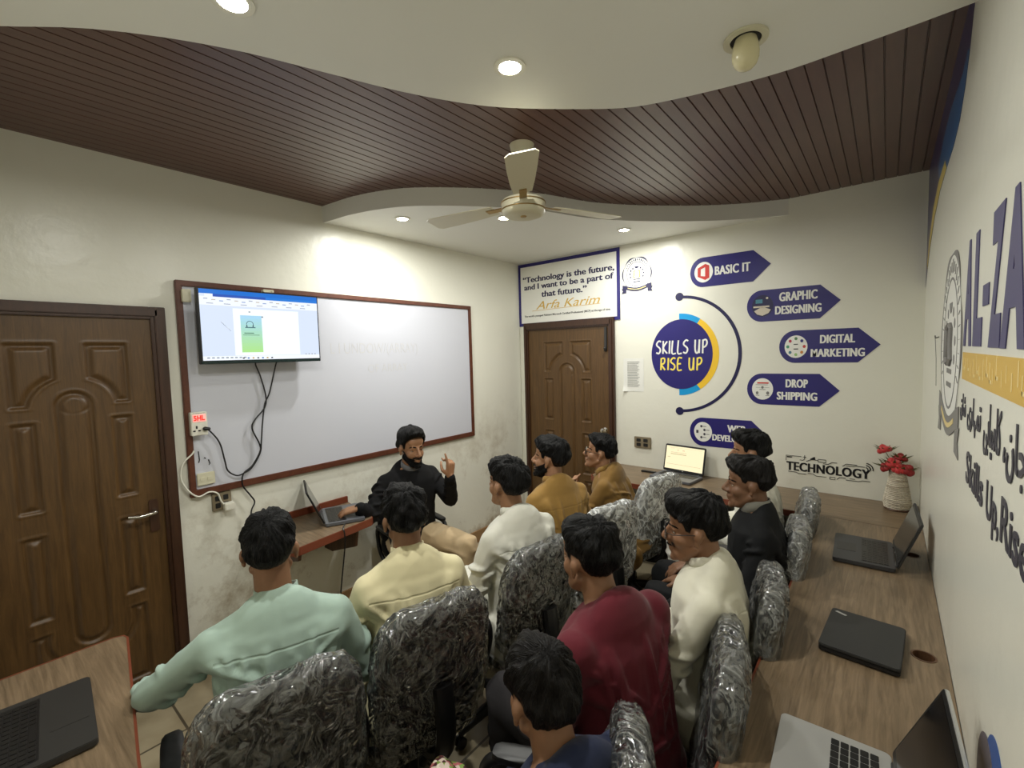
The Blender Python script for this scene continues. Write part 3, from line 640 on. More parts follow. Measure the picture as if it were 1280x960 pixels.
def emblem(name, mp, cx, cz, rx, ry, label, mA, mB, mC):
    r_ = empty(name, mp(cx, cz-ry, 0)); tag(r_, label, 'emblem'); d = .0012
    b_ = MB(); prism(b_, ell(cx, cz+.02*ry, rx*.93, ry*.95), mp, .0004, d); obj('disc', b_, M_white, r_, smooth=False)
    b_ = MB()
    n = 96
    def wavy(k, amp): return [(cx + rx*k*(1+amp*math.cos(12*2*PI*i/n/2))*math.cos(2*PI*i/n), cz + ry*.03 + ry*k*(1+amp*math.cos(12*2*PI*i/n/2))*math.sin(2*PI*i/n)) for i in range(n)]
    strip(b_, wavy(.95, .035), wavy(.90, .0), mp, d, d+.001, True)
    strip(b_, ell(cx, cz+.03*ry, rx*.66, ry*.68, n=64), ell(cx, cz+.03*ry, rx*.635, ry*.655, n=64), mp, d, d+.001, True)
    for i in range(26):                                  # ring of lettering
        a = R(205 - 230*i/25); c_, s_ = math.cos(a), math.sin(a); u, v = cx+rx*.775*c_, cz+.03*ry+ry*.79*s_
        k = .05*(1+.4*(i % 3 == 0)); prism(b_, [(u-rx*.028-rx*k*c_, v-ry*k*s_), (u+rx*.028-rx*k*c_, v-ry*k*s_), (u+rx*.028+rx*k*c_, v+ry*k*s_), (u-rx*.028+rx*k*c_, v+ry*k*s_)], mp, d, d+.001)
    prism(b_, ell(cx, cz+.45*ry, rx*.13, ry*.11, 180, 360, 12), mp, d, d+.001)
    for s in (-1, 1):
        for a in (-30, 5, 40, 70): prism(b_, ell(cx+s*rx*.45*math.cos(R(a*.8)), cz+.03*ry+ry*.38*math.sin(R(a*.8)), rx*.05, ry*.05, n=8), mp, d, d+.001)
    for k in (-.28, -.42): prism(b_, [(cx-rx*.22, cz+ry*k), (cx+rx*.22, cz+ry*k), (cx+rx*.22, cz+ry*(k+.05)), (cx-rx*.22, cz+ry*(k+.05))], mp, d, d+.001)
    obj('seal', b_, mA, r_, smooth=False)
    b_ = MB()
    for s in (-1, 1):
        p = [(cx+s*rx*.09, cz+ry*.22), (cx+s*rx*.2, cz+ry*.18), (cx+s*rx*.17, cz+ry*.03), (cx+s*rx*.22, cz-ry*.12), (cx+s*rx*.1, cz-ry*.18)]; tube(b_, [mp(u, v, d+.001) for u, v in p], rx*.03, 6)
    obj('monogram', b_, mB, r_)
    b_ = MB(); up = [(cx+rx*x, cz-ry*(.72+.10*math.cos(x*1.7*PI/1.9))) for x in np.linspace(-.95, .95, 17)]; dn = [(u, v-ry*.2) for u, v in up]; strip(b_, [(u, v+ry*.1) for u, v in up], [(u, v+ry*.1) for u, v in dn], mp, d, d+.002)
    for s in (-1, 1): prism(b_, [(cx+s*rx*.7, cz-ry*.98), (cx+s*rx*1.02, cz-ry*1.0), (cx+s*rx*.93, cz-ry*.86), (cx+s*rx*1.02, cz-ry*.72), (cx+s*rx*.7, cz-ry*.70)], mp, d, d+.0015)
    obj('ribbon', b_, mA, r_, smooth=False)
    b_ = MB(); mid = [(u, v+ry*.03) for u, v in up[3:-3]]; strip(b_, mid, [(u, v-ry*.05) for u, v in mid], mp, d+.002, d+.003); obj('ribbon_text', b_, mC, r_, smooth=False)
    return r_
emblem('round_emblem', on_back, -1.695, 2.45, .14, .155, 'round navy and white seal with a ribbon right of the quotation board', M_navy2, M_gold, M_pgold)

b_ = MB(); r_ = empty('slogan_disc', on_back(-1.316, 1.41, 0)); tag(r_, 'navy disc reading skills up rise up with a cyan and yellow ring', 'wall sticker')
prism(b_, ell(-1.316, 1.75, .25, .2875, n=64), on_back, .0004, .0022); obj('disc', b_, M_navy, r_, smooth=False)
def arcband(a0, a1): return ell(-1.33, 1.748, .312, .337, a0, a1, 24), ell(-1.33, 1.748, .235, .27, a0, a1, 24)
for a0, a1, mm, nm in ((57, 90, M_cyan, 'ring_section'), (-57, 57, M_yel, 'ring_section'), (-90, -57, M_cyan, 'ring_section')):
    b_ = MB(); A_, B_ = arcband(a0, a1); strip(b_, A_, B_, on_back, .0003, .0012); obj(nm, b_, mm, r_, smooth=False)
GL = {'S': ([[(.95, .92), (.6, 1.0), (.2, .85), (.15, .65), (.75, .42), (.8, .2), (.5, .02), (.02, .1)]], 1), 'K': ([[(.2, 1.0), (.12, 0)], [(.95, .95), (.2, .45), (.95, .02)]], .95), 'I': ([[(.3, 1), (.2, 0)]], .5), 'L': ([[(.25, 1), (.1, .04), (.85, .02)]], .9),
      'U': ([[(.1, 1), (.08, .25), (.35, 0), (.7, .2), (.85, 1.0)], [(.85, 1), (.8, 0)]], 1.05), 'P': ([[(.2, .98), (.12, -.02)], [(.1, .92), (.7, .98), (.9, .75), (.65, .5), (.2, .42)]], 1), 'R': ([[(.2, .98), (.12, 0)], [(.1, .92), (.7, .98), (.85, .75), (.6, .52), (.2, .45), (.9, .0)]], 1), 'E': ([[(.9, .97), (.22, .95), (.12, .03), (.85, .02)], [(.2, .5), (.7, .52)]], .95), ' ': ([], .75)}
def brush(mb, txt, u0, u1, v0, v1, mp, d, rad):
    W_ = sum(GL[c][1]*1.22 for c in txt); s = (u1-u0)/W_; x = u0
    for c in txt:
        for ln in GL[c][0]: tube(mb, smooth_path([mp(x + s*a, v0 + (v1-v0)*b2, d) for a, b2 in ln], 3) if len(ln) > 2 else [mp(x + s*a, v0 + (v1-v0)*b2, d) for a, b2 in ln], rad, 6)
        x += s*GL[c][1]*1.22
    for v in mb.v: v[:, 1] = BY - d - .0006 + (v[:, 1] - (BY - d))*.12
b_ = MB(); brush(b_, 'SKILLS UP', -1.525, -1.095, 1.757, 1.866, on_back, .0022, .0075); obj('upper_words', b_, M_white, r_)
b_ = MB(); brush(b_, 'RISE UP', -1.49, -1.135, 1.62, 1.722, on_back, .0022, .0075); obj('lower_words', b_, mat('yellow words', (244, 222, 96), .4), r_)
b_ = MB(); A_ = ell(-1.327, 1.75, .472, .48, -90, 90, 48); B_ = ell(-1.327, 1.75, .447, .457, -90, 90, 48); strip(b_, A_, B_, on_back, .0004, .0018)
for z in (2.2215, 1.2785): prism(b_, ell(-1.327, z, .033, .033, n=24), on_back, .0004, .0022)
tag(obj('arc_sticker', b_, M_navy2, smooth=False), 'thin navy arc with a dot at each end around the slogan disc', 'wall sticker')

def arrow(x0, zc, words, label, icon, wide=.574):
    r_ = empty('course_arrow', on_back(x0+wide/2, zc-.115, 0)); tag(r_, label, 'wall sticker', 'course arrows on the back wall'); h = .115
    pts = ell(x0+.098, zc, .098, h, 90, 270, 16) + [(x0+wide-.116, zc-h), (x0+wide, zc), (x0+wide-.116, zc+h)]
    b_ = MB(); prism(b_, pts, on_back, .0004, .002); obj('arrow_shape', b_, M_navy, r_, smooth=False)
    for tx, u0, u1, v0, v1 in words:
        b_ = MB(); bold(b_, tx, u0, u1, v0, v1, on_back, .002, .0032, .0026); obj('word', b_, M_white, r_, smooth=False)
    cx, cz = x0+.104, zc; b_ = MB(); prism(b_, ell(cx, cz, .07, .08, n=32), on_back, .002, .003); ic = obj('icon_disc', b_, M_white if icon != 'pic' else M_navy2, r_, smooth=False)
    D2 = (.003, .004)
    def E(a, c, rx, ry, n=12): prism(b_, ell(cx+a, cz+c, rx, ry, n=n), on_back, *D2)
    def Q(a0, c0, a1, c1): prism(b_, [(cx+a0, cz+c0), (cx+a1, cz+c0), (cx+a1, cz+c1), (cx+a0, cz+c1)], on_back, *D2)
    if icon == 'suite':                                  # red folded hexagon frame
        b_ = MB(); o6 = [(-.045, -.032), (.012, -.062), (.043, -.048), (.043, .048), (.012, .062), (-.045, .034)]; i6 = [(-.022, -.028), (.01, -.034), (.012, -.03), (.012, .034), (.008, .036), (-.022, .024)]
        strip(b_, [(cx+a, cz+c) for a, c in o6], [(cx+a, cz+c) for a, c in i6], on_back, *D2, True); obj('icon', b_, M_red, ic, smooth=False)
    elif icon == 'pic':                                  # desk scene: tablet, lamp, pale papers
        b_ = MB(); prism(b_, [(cx-.055, cz-.035), (cx+.0, cz-.005), (cx+.055, cz-.03), (cx+.04, cz-.055), (cx, cz-.072), (cx-.035, cz-.06)], on_back, *D2); Q(-.06, -.012, .045, .0); E(.03, .055, .008, .008); obj('icon', b_, mat('pale papers', (206, 196, 180), .5), ic, smooth=False)
        b_ = MB(); Q(-.045, .02, .0, .048); obj('icon_screen', b_, mat('teal tablet', (70, 130, 150), .4), ic, smooth=False)
    elif icon == 'ring':
        cols = [(90, 130, 90), (50, 50, 120), (190, 60, 60), (200, 130, 60), (150, 190, 120), (70, 120, 140), (70, 150, 110), (190, 50, 80)]
        for i in range(8):
            b_ = MB(); a = R(90-45*i); E(.05*math.cos(a), .057*math.sin(a), .0095, .011); obj('icon_dot', b_, mat('icon dot', cols[i], .4), ic, smooth=False)
        b_ = MB(); Q(-.014, .014, .012, .02); Q(-.014, -.02, .014, -.013); obj('icon', b_, M_ink, ic, smooth=False)
    elif icon == 'drop':
        b_ = MB(); Q(-.035, .04, .04, .05); obj('icon', b_, M_red, ic, smooth=False)
        b_ = MB(); E(0, .012, .009, .01); E(-.035, -.03, .009, .012); E(.035, -.03, .01, .013); Q(-.02, -.006, .02, -.002); Q(-.045, .01, -.012, .012); Q(.012, .01, .045, .012); Q(-.045, -.05, -.02, -.046); Q(.02, -.05, .045, -.046); Q(-.045, .03, .035, .033); obj('icon_marks', b_, M_grey, ic, smooth=False)
    else:
        b_ = MB()
        for a, c in ((-.012, .045), (.012, .016), (.012, -.018), (-.012, -.045)): E(a, c, .009, .01); Q(a+.012, c-.002, a+.038, c+.002)
        Q(-.052, -.012, -.035, .012); obj('icon', b_, M_dgrey, ic, smooth=False)
arrow(-1.24, 2.395, [('BASIC IT', -1.052, -.80, 2.360, 2.428)], 'navy arrow sticker reading basic it, top of the arrow fan', 'suite')
arrow(-.822, 2.094, [('GRAPHIC', -.611, -.379, 2.116, 2.18), ('DESIGNING', -.636, -.355, 2.024, 2.084)], 'navy arrow sticker reading graphic designing', 'pic')
arrow(-.607, 1.788, [('DIGITAL', -.361, -.166, 1.806, 1.864), ('MARKETING', -.414, -.113, 1.713, 1.769)], 'navy arrow sticker reading digital marketing, reaching farthest right', 'ring')
arrow(-.817, 1.48, [('DROP', -.564, -.427, 1.495, 1.555), ('SHIPPING', -.619, -.371, 1.405, 1.463)], 'navy arrow sticker reading drop shipping', 'drop')
arrow(-1.244, 1.12, [('WEB', -.957, -.825, 1.133, 1.19), ('DEVELOPMENT', -1.068, -.72, 1.058, 1.108)], 'navy arrow sticker reading web development, lowest and half hidden by a head', 'web')

nb = empty('pinned_notice', on_back(-1.735, 1.43, 0)); tag(nb, 'white printed notice sheet taped to the back wall beside the door', 'notice')
nu = 9; vs = []; 
for j in range(13):
    for i in range(nu):
        u, v = -1.828+.19*i/(nu-1), 1.43+.292*j/12; d = .002 + .022*max(0, 1-(i/2.2+j/2.6))**1.5 + .001*math.sin(i*2.1+j)
        vs.append((u, v, d))
b_ = MB(); b_.add([on_back(*p) for p in vs] + [on_back(u, v, d-.0007) for u, v, d in vs], grid_faces(nu, 13, False, False) + [tuple(x+len(vs) for x in f) for f in grid_faces(nu, 13, False, True)]); obj('sheet', b_, M_paper, nb)
b_ = MB()
for i in range(17):
    z = 1.69 - .0135*i; u1 = -1.675 - .03*((i*7) % 5)/5; prism(b_, [(-1.79, z), (u1, z), (u1, z+.0035), (-1.79, z+.0035)], on_back, .004, .0046)
obj('print_lines', b_, M_text, nb, smooth=False)

tn = empty('technology_sticker', on_back(-.31, .88, 0)); tag(tn, 'black technology word sticker with circuit lines above the desk corner', 'wall sticker')
b_ = MB(); bold(b_, 'TECHNOLOGY', -.553, -.068, .893, .957, on_back, .0004, .0018, .0028); obj('word', b_, M_ink, tn, smooth=False)
b_ = MB(); rr_ = .0022
for p in ([(-.555, .965), (-.555, 1.0), (-.46, 1.0)], [(-.44, .985), (-.44, 1.012)], [(-.45, .998), (-.43, .998)], [(-.47, .975), (-.45, .975), (-.44, .985)], [(-.43, .97), (-.40, .985), (-.36, .985)], [(-.36, .975), (-.315, .975), (-.315, .993), (-.36, .993), (-.36, .975)], [(-.33, .965), (-.30, .965), (-.28, .98), (-.25, .98)], [(-.22, .962), (-.2, .98), (-.14, .98)], [(-.2, .968), (-.16, .968), (-.15, .972), (-.1, .972)],
          [(-.54, .883), (-.49, .883), (-.48, .876), (-.43, .876)], [(-.42, .885), (-.39, .885), (-.37, .872), (-.31, .872)], [(-.29, .862), (-.26, .862), (-.26, .878), (-.29, .878), (-.29, .862)], [(-.25, .866), (-.235, .882), (-.2, .882)], [(-.2, .87), (-.13, .87), (-.11, .878), (-.07, .878)], [(-.18, .882), (-.15, .882)]):
    tube(b_, [on_back(a, c, .001) for a, c in p], rr_, 5)
for rad in (.012, .026, .04): tube(b_, [on_back(-.095+rad*math.cos(R(a)), .958+rad*1.05*math.sin(R(a)), .001) for a in range(-5, 96, 15)], .0035, 5)
prism(b_, [(-.41, .988), (-.375, .988), (-.38, 1.008), (-.39, 1.002)], on_back, .0004, .0018); prism(b_, [(-.55, .985), (-.52, .985), (-.515, .994), (-.55, .994)], on_back, .0004, .0018)
obj('circuit_lines', b_, M_ink, tn)

# ------------------------------------------------------------------ graphics on the right wall
emblem('round_emblem', on_right, 2.27, 1.775, .345, .345, 'large grey seal with a ribbon printed on the right wall', M_grey, M_grey, M_pgold)
def rletters(name, items, m, label, cat, off=.05):
    b_ = MB()
    for tx, y0, y1, z0, z1 in items: letters(b_, tx, y0, y1, z0, z1, lambda u, v, d: on_right(-u, v, d), .0004, .0022, off)
    return tag(obj(name, b_, m, smooth=False), label, cat)
rletters('name_lettering', [('A', -1.895, -1.742, 1.778, 2.073), ('L', -1.705, -1.565, 1.778, 2.07), ('Z', -1.463, -1.322, 1.776, 2.068), ('A', -1.322, -1.11, 1.775, 2.066)], mat('navy grey vinyl', (62, 58, 104), .4), 'tall navy capital letters printed across the right wall', 'lettering')
b_ = MB(); prism(b_, [(1.478, 1.873), (1.56, 1.873), (1.56, 1.922), (1.478, 1.922)], on_right, .0004, .0022); tag(obj('name_dash', b_, mat('navy grey dash', (62, 58, 104), .4), smooth=False), 'short navy dash between the tall letters on the right wall', 'lettering')
gb = empty('gold_band', on_right(1.2, 1.68, 0)); tag(gb, 'gold printed band under the tall letters on the right wall', 'wall sticker')
b_ = MB(); prism(b_, [(.35, 1.681), (1.9, 1.681), (1.9, 1.76), (.35, 1.76)], on_right, .0004, .0014); obj('band', b_, M_gold, gb, smooth=False)
b_ = MB(); random.seed(4); y = 1.87
while y > .4:
    hh = random.choice((.034, .046, .05)); w_ = random.uniform(.005, .009); z0 = 1.698 + random.choice((0, 0, .012)); prism(b_, [(y, z0), (y-w_, z0), (y-w_, z0+hh), (y, z0+hh)], on_right, .0014, .002)
    if random.random() < .5: prism(b_, [(y, z0), (y-.028, z0), (y-.028, z0+.008), (y, z0+.008)], on_right, .0014, .002)
    y -= random.uniform(.03, .06)
obj('band_strokes', b_, M_pgold, gb, smooth=False)['kind'] = 'stuff'
sl = empty('slogan_lettering', on_right(1.3, 1.385, 0)); tag(sl, 'dark sloping english slogan printed on the right wall', 'lettering')
for tx, y0, y1, z0, z1 in (('Skills', -1.735, -1.455, 1.41, 1.497), ('Up,', -1.405, -1.262, 1.384, 1.49), ('Rise', -1.24, -1.02, 1.41, 1.497), ('Up', -.965, -.845, 1.384, 1.49)):
    b_ = MB(); letters(b_, tx, y0, y1, z0, z1, lambda u, v, d: on_right(-u, v, d), .0004, .0022, .01); obj('word', b_, M_dgrey, sl, smooth=False)
U = {'shan': '\ufee5\ufe8e\ufeb7', 'tum': '\ufbfc\ufead\ufe8e\ufba9\ufee4\ufe97', 'kam': '\ufbfd\ufe91\ufe8e\ufbff\ufee3\ufe8e\ufb90', 'jaan': '\u060c\ufee5\ufe8e\ufe9f'}
ur = empty('urdu_lettering', on_right(1.48, 1.535, 0)); tag(ur, 'dark urdu lettering printed on the right wall above the english slogan', 'lettering')
for tx, y0, y1, z0, z1 in ((U['shan'], -1.905, -1.79, 1.558, 1.64), (U['tum'], -1.75, -1.52, 1.548, 1.645), (U['kam'], -1.475, -1.275, 1.535, 1.655), (U['jaan'], -1.245, -1.06, 1.535, 1.648)):
    b_ = MB(); letters(b_, tx, y0, y1, z0, z1, lambda u, v, d: on_right(-u, v, d), .0004, .0022, .012); obj('word', b_, M_dgrey, ur, smooth=False)
ct = empty('corner_graphic', on_right(3.0, 2.13, 0)); tag(ct, 'purple and blue curved corner graphic at the top of the right wall', 'wall sticker')
lowc = [(1.86, 2.80), (1.95, 2.75), (2.007, 2.674), (2.093, 2.60), (2.22, 2.54), (2.406, 2.512), (2.643, 2.508), (2.95, 2.49), (3.249, 2.43), (3.527, 2.32), (3.68, 2.22), (3.80, 2.128)]
b_ = MB(); prism(b_, lowc + [(3.80, 2.829), (1.86, 2.829)], on_right, .0004, .0012); obj('purple_field', b_, mat('deep purple vinyl', (44, 34, 84), .3), ct, smooth=False)
b_ = MB(); strip(b_, [(a, c) for a, c in lowc[2:8]], [(2.05, 2.69), (2.16, 2.67), (2.34, 2.69), (2.56, 2.70), (2.8, 2.69), (3.1, 2.64)], on_right, .0012, .0018); obj('blue_field', b_, mat('blue vinyl', (30, 92, 150), .3), ct, smooth=False)
b_ = MB(); strip(b_, lowc[6:11], [(2.72, 2.56), (3.02, 2.555), (3.33, 2.50), (3.58, 2.38), (3.70, 2.26)], on_right, .0018, .0023); obj('yellow_edge', b_, mat('ochre vinyl', (200, 176, 84), .4), ct, smooth=False)
bd = empty('blue_disc_graphic', on_right(1.2, .8, 0)); tag(bd, 'blue and grey round graphic low on the right wall by the silver laptop', 'wall sticker')
b_ = MB(); prism(b_, ell(1.19, .90, .11, .135), on_right, .0004, .0012); obj('blue_disc', b_, mat('mid blue vinyl', (44, 84, 150), .4), bd, smooth=False)
b_ = MB(); prism(b_, ell(1.27, .86, .11, .125), on_right, .0012, .002); obj('grey_disc', b_, mat('slate vinyl', (92, 88, 98), .4), bd, smooth=False)
b_ = MB(); tube(b_, [on_right(2.75, 1.815, .0), on_right(2.74, 1.81, .012), on_right(2.73, 1.82, .014)], .003, 6); tube(b_, [on_right(2.735, 1.81, .013), on_right(2.735, 1.72, .008), on_right(2.74, 1.60, .005)], .0012, 6); tag(obj('wall_hook', b_, M_grey), 'small wire hook with a hanging thread on the right wall', 'hook')

# ------------------------------------------------------------------ worktops
DT = .76
def desk_top(name, pts, label, m, holes=(), edges=(), panels=()):
    xs = [p[0] for p in pts]; ys = [p[1] for p in pts]
    d = empty(name, ((min(xs)+max(xs))/2, (min(ys)+max(ys))/2, 0)); tag(d, label, 'desk')
    b_ = MB(); prism(b_, pts, on_top, DT-.034, DT); me = b_.mesh('worktop')
    if holes:
        o = bpy.data.objects.new('tmp', me); C.objects.link(o); cut = MB()
        for hx, hy in holes: prism(cut, ell(hx, hy, .03, n=28), on_top, DT-.1, DT+.1)
        c = bpy.data.objects.new('cut', cut.mesh('cut')); C.objects.link(c)
        mo = o.modifiers.new('b', 'BOOLEAN'); mo.object = c; mo.operation = 'DIFFERENCE'; mo.solver = 'EXACT'; bpy.context.view_layer.update()
        me2 = bpy.data.meshes.new_from_object(o.evaluated_get(DG())); bpy.data.objects.remove(o); bpy.data.objects.remove(c); me2.materials.clear(); me = me2
    link_mesh('worktop', me, m, d, smooth=False)
    for hx, hy in holes:
        b_ = MB(); strip(b_, ell(hx, hy, .034, n=28), ell(hx, hy, .0285, n=28), on_top, DT-.03, DT+.0015, True); obj('cable_ring', b_, M_panel, d)
    for e in edges:
        b_ = MB(); n = len(e); nrm = []
        for i in range(n):
            a = Vector(e[max(i-1, 0)]); c = Vector(e[min(i+1, n-1)]); t_ = (c-a).normalized(); nrm.append((t_.y, -t_.x))
        strip(b_, [(p[0]+q_[0]*.004, p[1]+q_[1]*.004) for p, q_ in zip(e, nrm)], [(p[0]-q_[0]*.004, p[1]-q_[1]*.004) for p, q_ in zip(e, nrm)], on_top, DT-.038, DT+.001); obj('edge_band', b_, M_edge, d, smooth=False, bevel=.0012)
    for lo, hi in panels:
        b_ = MB(); box(b_, lo, hi); obj('support_panel', b_, M_panel, d, smooth=False, bevel=.002)
    return d
desk_top('worktop_desk', [(-.303, .36), (RX-.002, .36), (RX-.002, 3.272), (-.303, 3.272)], 'long wood laminate worktop along the right wall carrying three laptops', M_top, [(.114, 1.957), (.114, 2.892)], [[(-.304, .36), (-.304, 3.272)]], [((-.28, y, 0), (RX-.003, y+.02, DT-.035)) for y in (.9, 2.15, 3.2)])
desk_top('worktop_desk', [(-1.86, 3.30), (-1.84, 3.276), (RX-.002, 3.276), (RX-.002, BY-.002), (-1.9, BY-.002), (-1.9, 3.34)], 'wood laminate worktop along the back wall carrying the glowing laptop and the vase', M_topx, [], [[(-1.9, BY-.01), (-1.9, 3.34), (-1.886, 3.302), (-1.84, 3.276), (-.312, 3.276)]], [((x, 3.30, 0), (x+.02, BY-.02, DT-.035)) for x in (-1.86, -.98)])
desk_top('worktop_desk', [(-2.245, FY+.002), (RX-.002, FY+.002), (RX-.002, .352), (-.303, .352), (-.36, .13), (-.6, .125), (-1.48, .233), (-2.2, .342), (-2.225, .335), (-2.236, .31)], 'wood laminate worktop beside the near door, in the lower left of the picture', M_topx, [], [[(-.36, .129), (-.6, .124), (-1.48, .232), (-2.2, .343), (-2.226, .336), (-2.238, .31), (-2.247, FY+.01)]], [((x, FY+.02, 0), (x+.02, .1, DT-.035)) for x in (-2.1, -1.2, -.5)])
td = empty('teacher_desk', (-2.78, 1.4, 0)); tag(td, 'small wall mounted desk with red brown edges under the whiteboard', 'desk')
tp = [(LX+.002, 1.10), (-2.53, 1.10), (-2.5, 1.112), (-2.49, 1.14), (-2.553, 1.63), (-2.565, 1.65), (-2.59, 1.66), (LX+.002, 1.73)]
b_ = MB(); prism(b_, tp, on_top, .715, .755); obj('worktop', b_, M_topx, td, smooth=False)
b_ = MB(); e = tp[::-1][0:]; n = len(e); nr = []
for i in range(n):
    a = Vector(e[max(i-1, 0)]); c_ = Vector(e[min(i+1, n-1)]); t_ = (c_-a).normalized(); nr.append((t_.y, -t_.x))
strip(b_, [(p[0]-q_[0]*.005, p[1]-q_[1]*.005) for p, q_ in zip(e, nr)], [(p[0]+q_[0]*.002, p[1]+q_[1]*.002) for p, q_ in zip(e, nr)], on_top, .708, .756); obj('edge_band', b_, M_edge, td, smooth=False, bevel=.002)
b_ = MB(); box(b_, (LX+.001, 1.1, .7555), (LX+.018, 1.73, .80)); obj('back_strip', b_, M_edge, td, smooth=False, bevel=.002)
for y0, w_, dz in ((1.545, .42, .235), (1.19, .40, .18)):
    b_ = MB(); vs = []
    for y in (y0, y0+.02): vs += [(LX+.001, y, .714), (LX+w_, y, .714), (LX+w_-.03, y, .714-dz*.55), (LX+.10, y, .714-dz), (LX+.001, y, .714-dz)]
    b_.add(vs, [(4, 3, 2, 1, 0), (5, 6, 7, 8, 9)] + [(i, (i+1) % 5, 5+(i+1) % 5, 5+i) for i in range(5)]); obj('bracket', b_, M_panel, td, smooth=False, bevel=.002)

# ------------------------------------------------------------------ laptops
def laptop(M, W, D, tilt, label, mb_, mk, ml, scr=None, th=.022, lid=True, rows=5, cols=13, closed=False, badge=None):
    """M places the hinge centre on the desk; the user sits on the -y side"""
    r_ = empty('laptop', M.translation); tag(r_, label, 'laptop')
    def X(pts): return [tuple(M @ Vector(p)) for p in pts]
    def P(b2, outl, z0, z1): 
        n = len(outl); b2.add(X([(u, v, z0) for u, v in outl] + [(u, v, z1) for u, v in outl]), [tuple(range(n))[::-1], tuple(range(n, 2*n))] + [(i, (i+1) % n, n+(i+1) % n, n+i) for i in range(n)])
    b2 = MB(); P(b2, rrect(-W/2, -D, W/2, 0, .014), .004, th); 
    for sx in (-1, 1):
        for yy in (-D+.03, -.03): P(b2, ell(sx*(W/2-.03), yy, .008, n=10), .0005, .0045)
    obj('base', b2, mb_, r_, bevel=.002)
    if not closed:
        kw, kd = W*.84, D*.42; kx0, ky1 = -kw/2, -D*.10; b2 = MB(); P(b2, rrect(kx0-.004, ky1-kd-.004, kx0+kw+.004, ky1+.004, .004), th, th+.0006)
        kb = obj('keyboard_bed', b2, mk if mb_ is not M_alu else mb_, r_); b2 = MB()
        for j in range(rows):
            for i in range(cols):
                cw = kw/cols; ch = kd/rows; x0 = kx0+cw*i; y0 = ky1-ch*(j+1)
                if j == rows-1 and 4 <= i <= 7:
                    if i == 4: P(b2, rrect(x0+.0015, y0+.0015, x0+4*cw-.0015, y0+ch-.0015, .002, 2), th+.0006, th+.0022)
                    continue
                P(b2, rrect(x0+.0015, y0+.0015, x0+cw-.0015, y0+ch-.0015, .002, 2), th+.0006, th+.0022)
        obj('keys', b2, M_key, kb, smooth=False)
        b2 = MB(); P(b2, rrect(-W*.15, -D+.012, W*.15, -D*.62, .004), th, th+.0008); obj('touchpad', b2, mb_ if mb_ is M_alu else M_blk2, r_)
    if closed:
        b2 = MB(); P(b2, rrect(-W/2, -D, W/2, 0, .014), th+.001, th+.010); lo = obj('lid', b2, ml, r_, bevel=.002)
        if badge: b2 = MB(); P(b2, [(-W/2+.02, -D+.018), (-W/2+.028, -D+.012), (-W/2+.042, -D+.045), (-W/2+.034, -D+.05)], th+.0102, th+.0106); obj('badge', b2, M_alu, lo, smooth=False)
        return r_
    L = Matrix.Translation((0, 0, th)) @ Matrix.Rotation(-tilt, 4, 'X')     # lid plane: local x, z
    def LP(b2, outl, d0, d1, mi=0):
        n = len(outl); pts = [tuple(M @ (L @ Vector((u, d, v)))) for d in (d0, d1) for u, v in outl]
        b2.add(pts, [tuple(range(n)), tuple(range(n, 2*n))[::-1]] + [(i, n+i, n+(i+1) % n, (i+1) % n) for i in range(n)], mi)
    b2 = MB(); LP(b2, rrect(-W/2, .004, W/2, D, .012), .0, .008); lo = obj('lid', b2, ml, r_, bevel=.0015)
    b2 = MB(); LP(b2, rrect(-W/2+.003, .008, W/2-.003, D-.003, .008), -.0016, -.0002); obj('bezel', b2, M_blk, lo)
    b2 = MB(); ms_ = [scr or mat('dark screen', (16, 16, 18), .15)]
    LP(b2, rrect(-W/2+.012, .024, W/2-.012, D-.014, .001), -.0024, -.0017)
    if scr:
        ms_ += [em((214, 196, 150), .8), em((232, 190, 150), .9)]
        w_, h_ = W-.024, D-.038
        for (u0, v0, u1, v1, mi) in ((.13, .72, .55, .735, 1), (.13, .64, .55, .67, 1), (.05, .5, .13, .52, 1), (.05, .2, .95, .212, 1), (.12, .9, .22, .91, 2), (.3, .82, .34, .85, 2), (.44, .82, .5, .85, 2), (.05, .93, .95, .936, 2)):
            x0, z0 = -w_/2, .024; LP(b2, [(x0+w_*u0, z0+h_*v0), (x0+w_*u1, z0+h_*v0), (x0+w_*u1, z0+h_*v1), (x0+w_*u0, z0+h_*v1)], -.0028, -.0025, mi)
    obj('screen', b2, ms_, lo, smooth=False)
    b2 = MB(); LP(b2, rrect(-.006, .011, .006, .017, .003), -.0024, -.0017); obj('logo', b2, M_alu, lo)
    for sx in (-1, 1): 
        b2 = MB(); capsule(b2, M @ Vector((sx*W*.34-.02, .002, th)), M @ Vector((sx*W*.34+.02, .002, th)), .005, .005, 10); obj('hinge', b2, M_blk2, r_)
    return r_
def place(x, y, z, a): return Matrix.Translation((x, y, z)) @ Matrix.Rotation(R(a), 4, 'Z')
M_dark = mat('dark grey lid', (40, 40, 40), .5, bump=(90, .08, .001)); M_char = mat('charcoal deck', (52, 52, 54), .45); M_slate = mat('slate deck', (92, 94, 100), .4)
laptop(place(.035, 1.232, DT, -88), .345, .235, R(23), 'open silver laptop with black keys on the right worktop, nearest the camera', M_alu, M_key, M_alu, th=.016)
laptop(place(.046, 2.785, DT, -88), .36, .235, R(20), 'open dark laptop near the vase on the right worktop', M_char, M_key, M_dark)
laptop(place(.063, 1.917, DT, -94), .285, .215, 0, 'closed black laptop lying on the right worktop', M_blk, M_key, M_dark, closed=True, badge=True, th=.018)
laptop(place(-1.27, 3.70, DT, -8), .345, .225, R(14), 'open laptop with a glowing cream page on the back worktop', M_slate, M_key, M_blk, scr=em((255, 240, 196), 1.0))
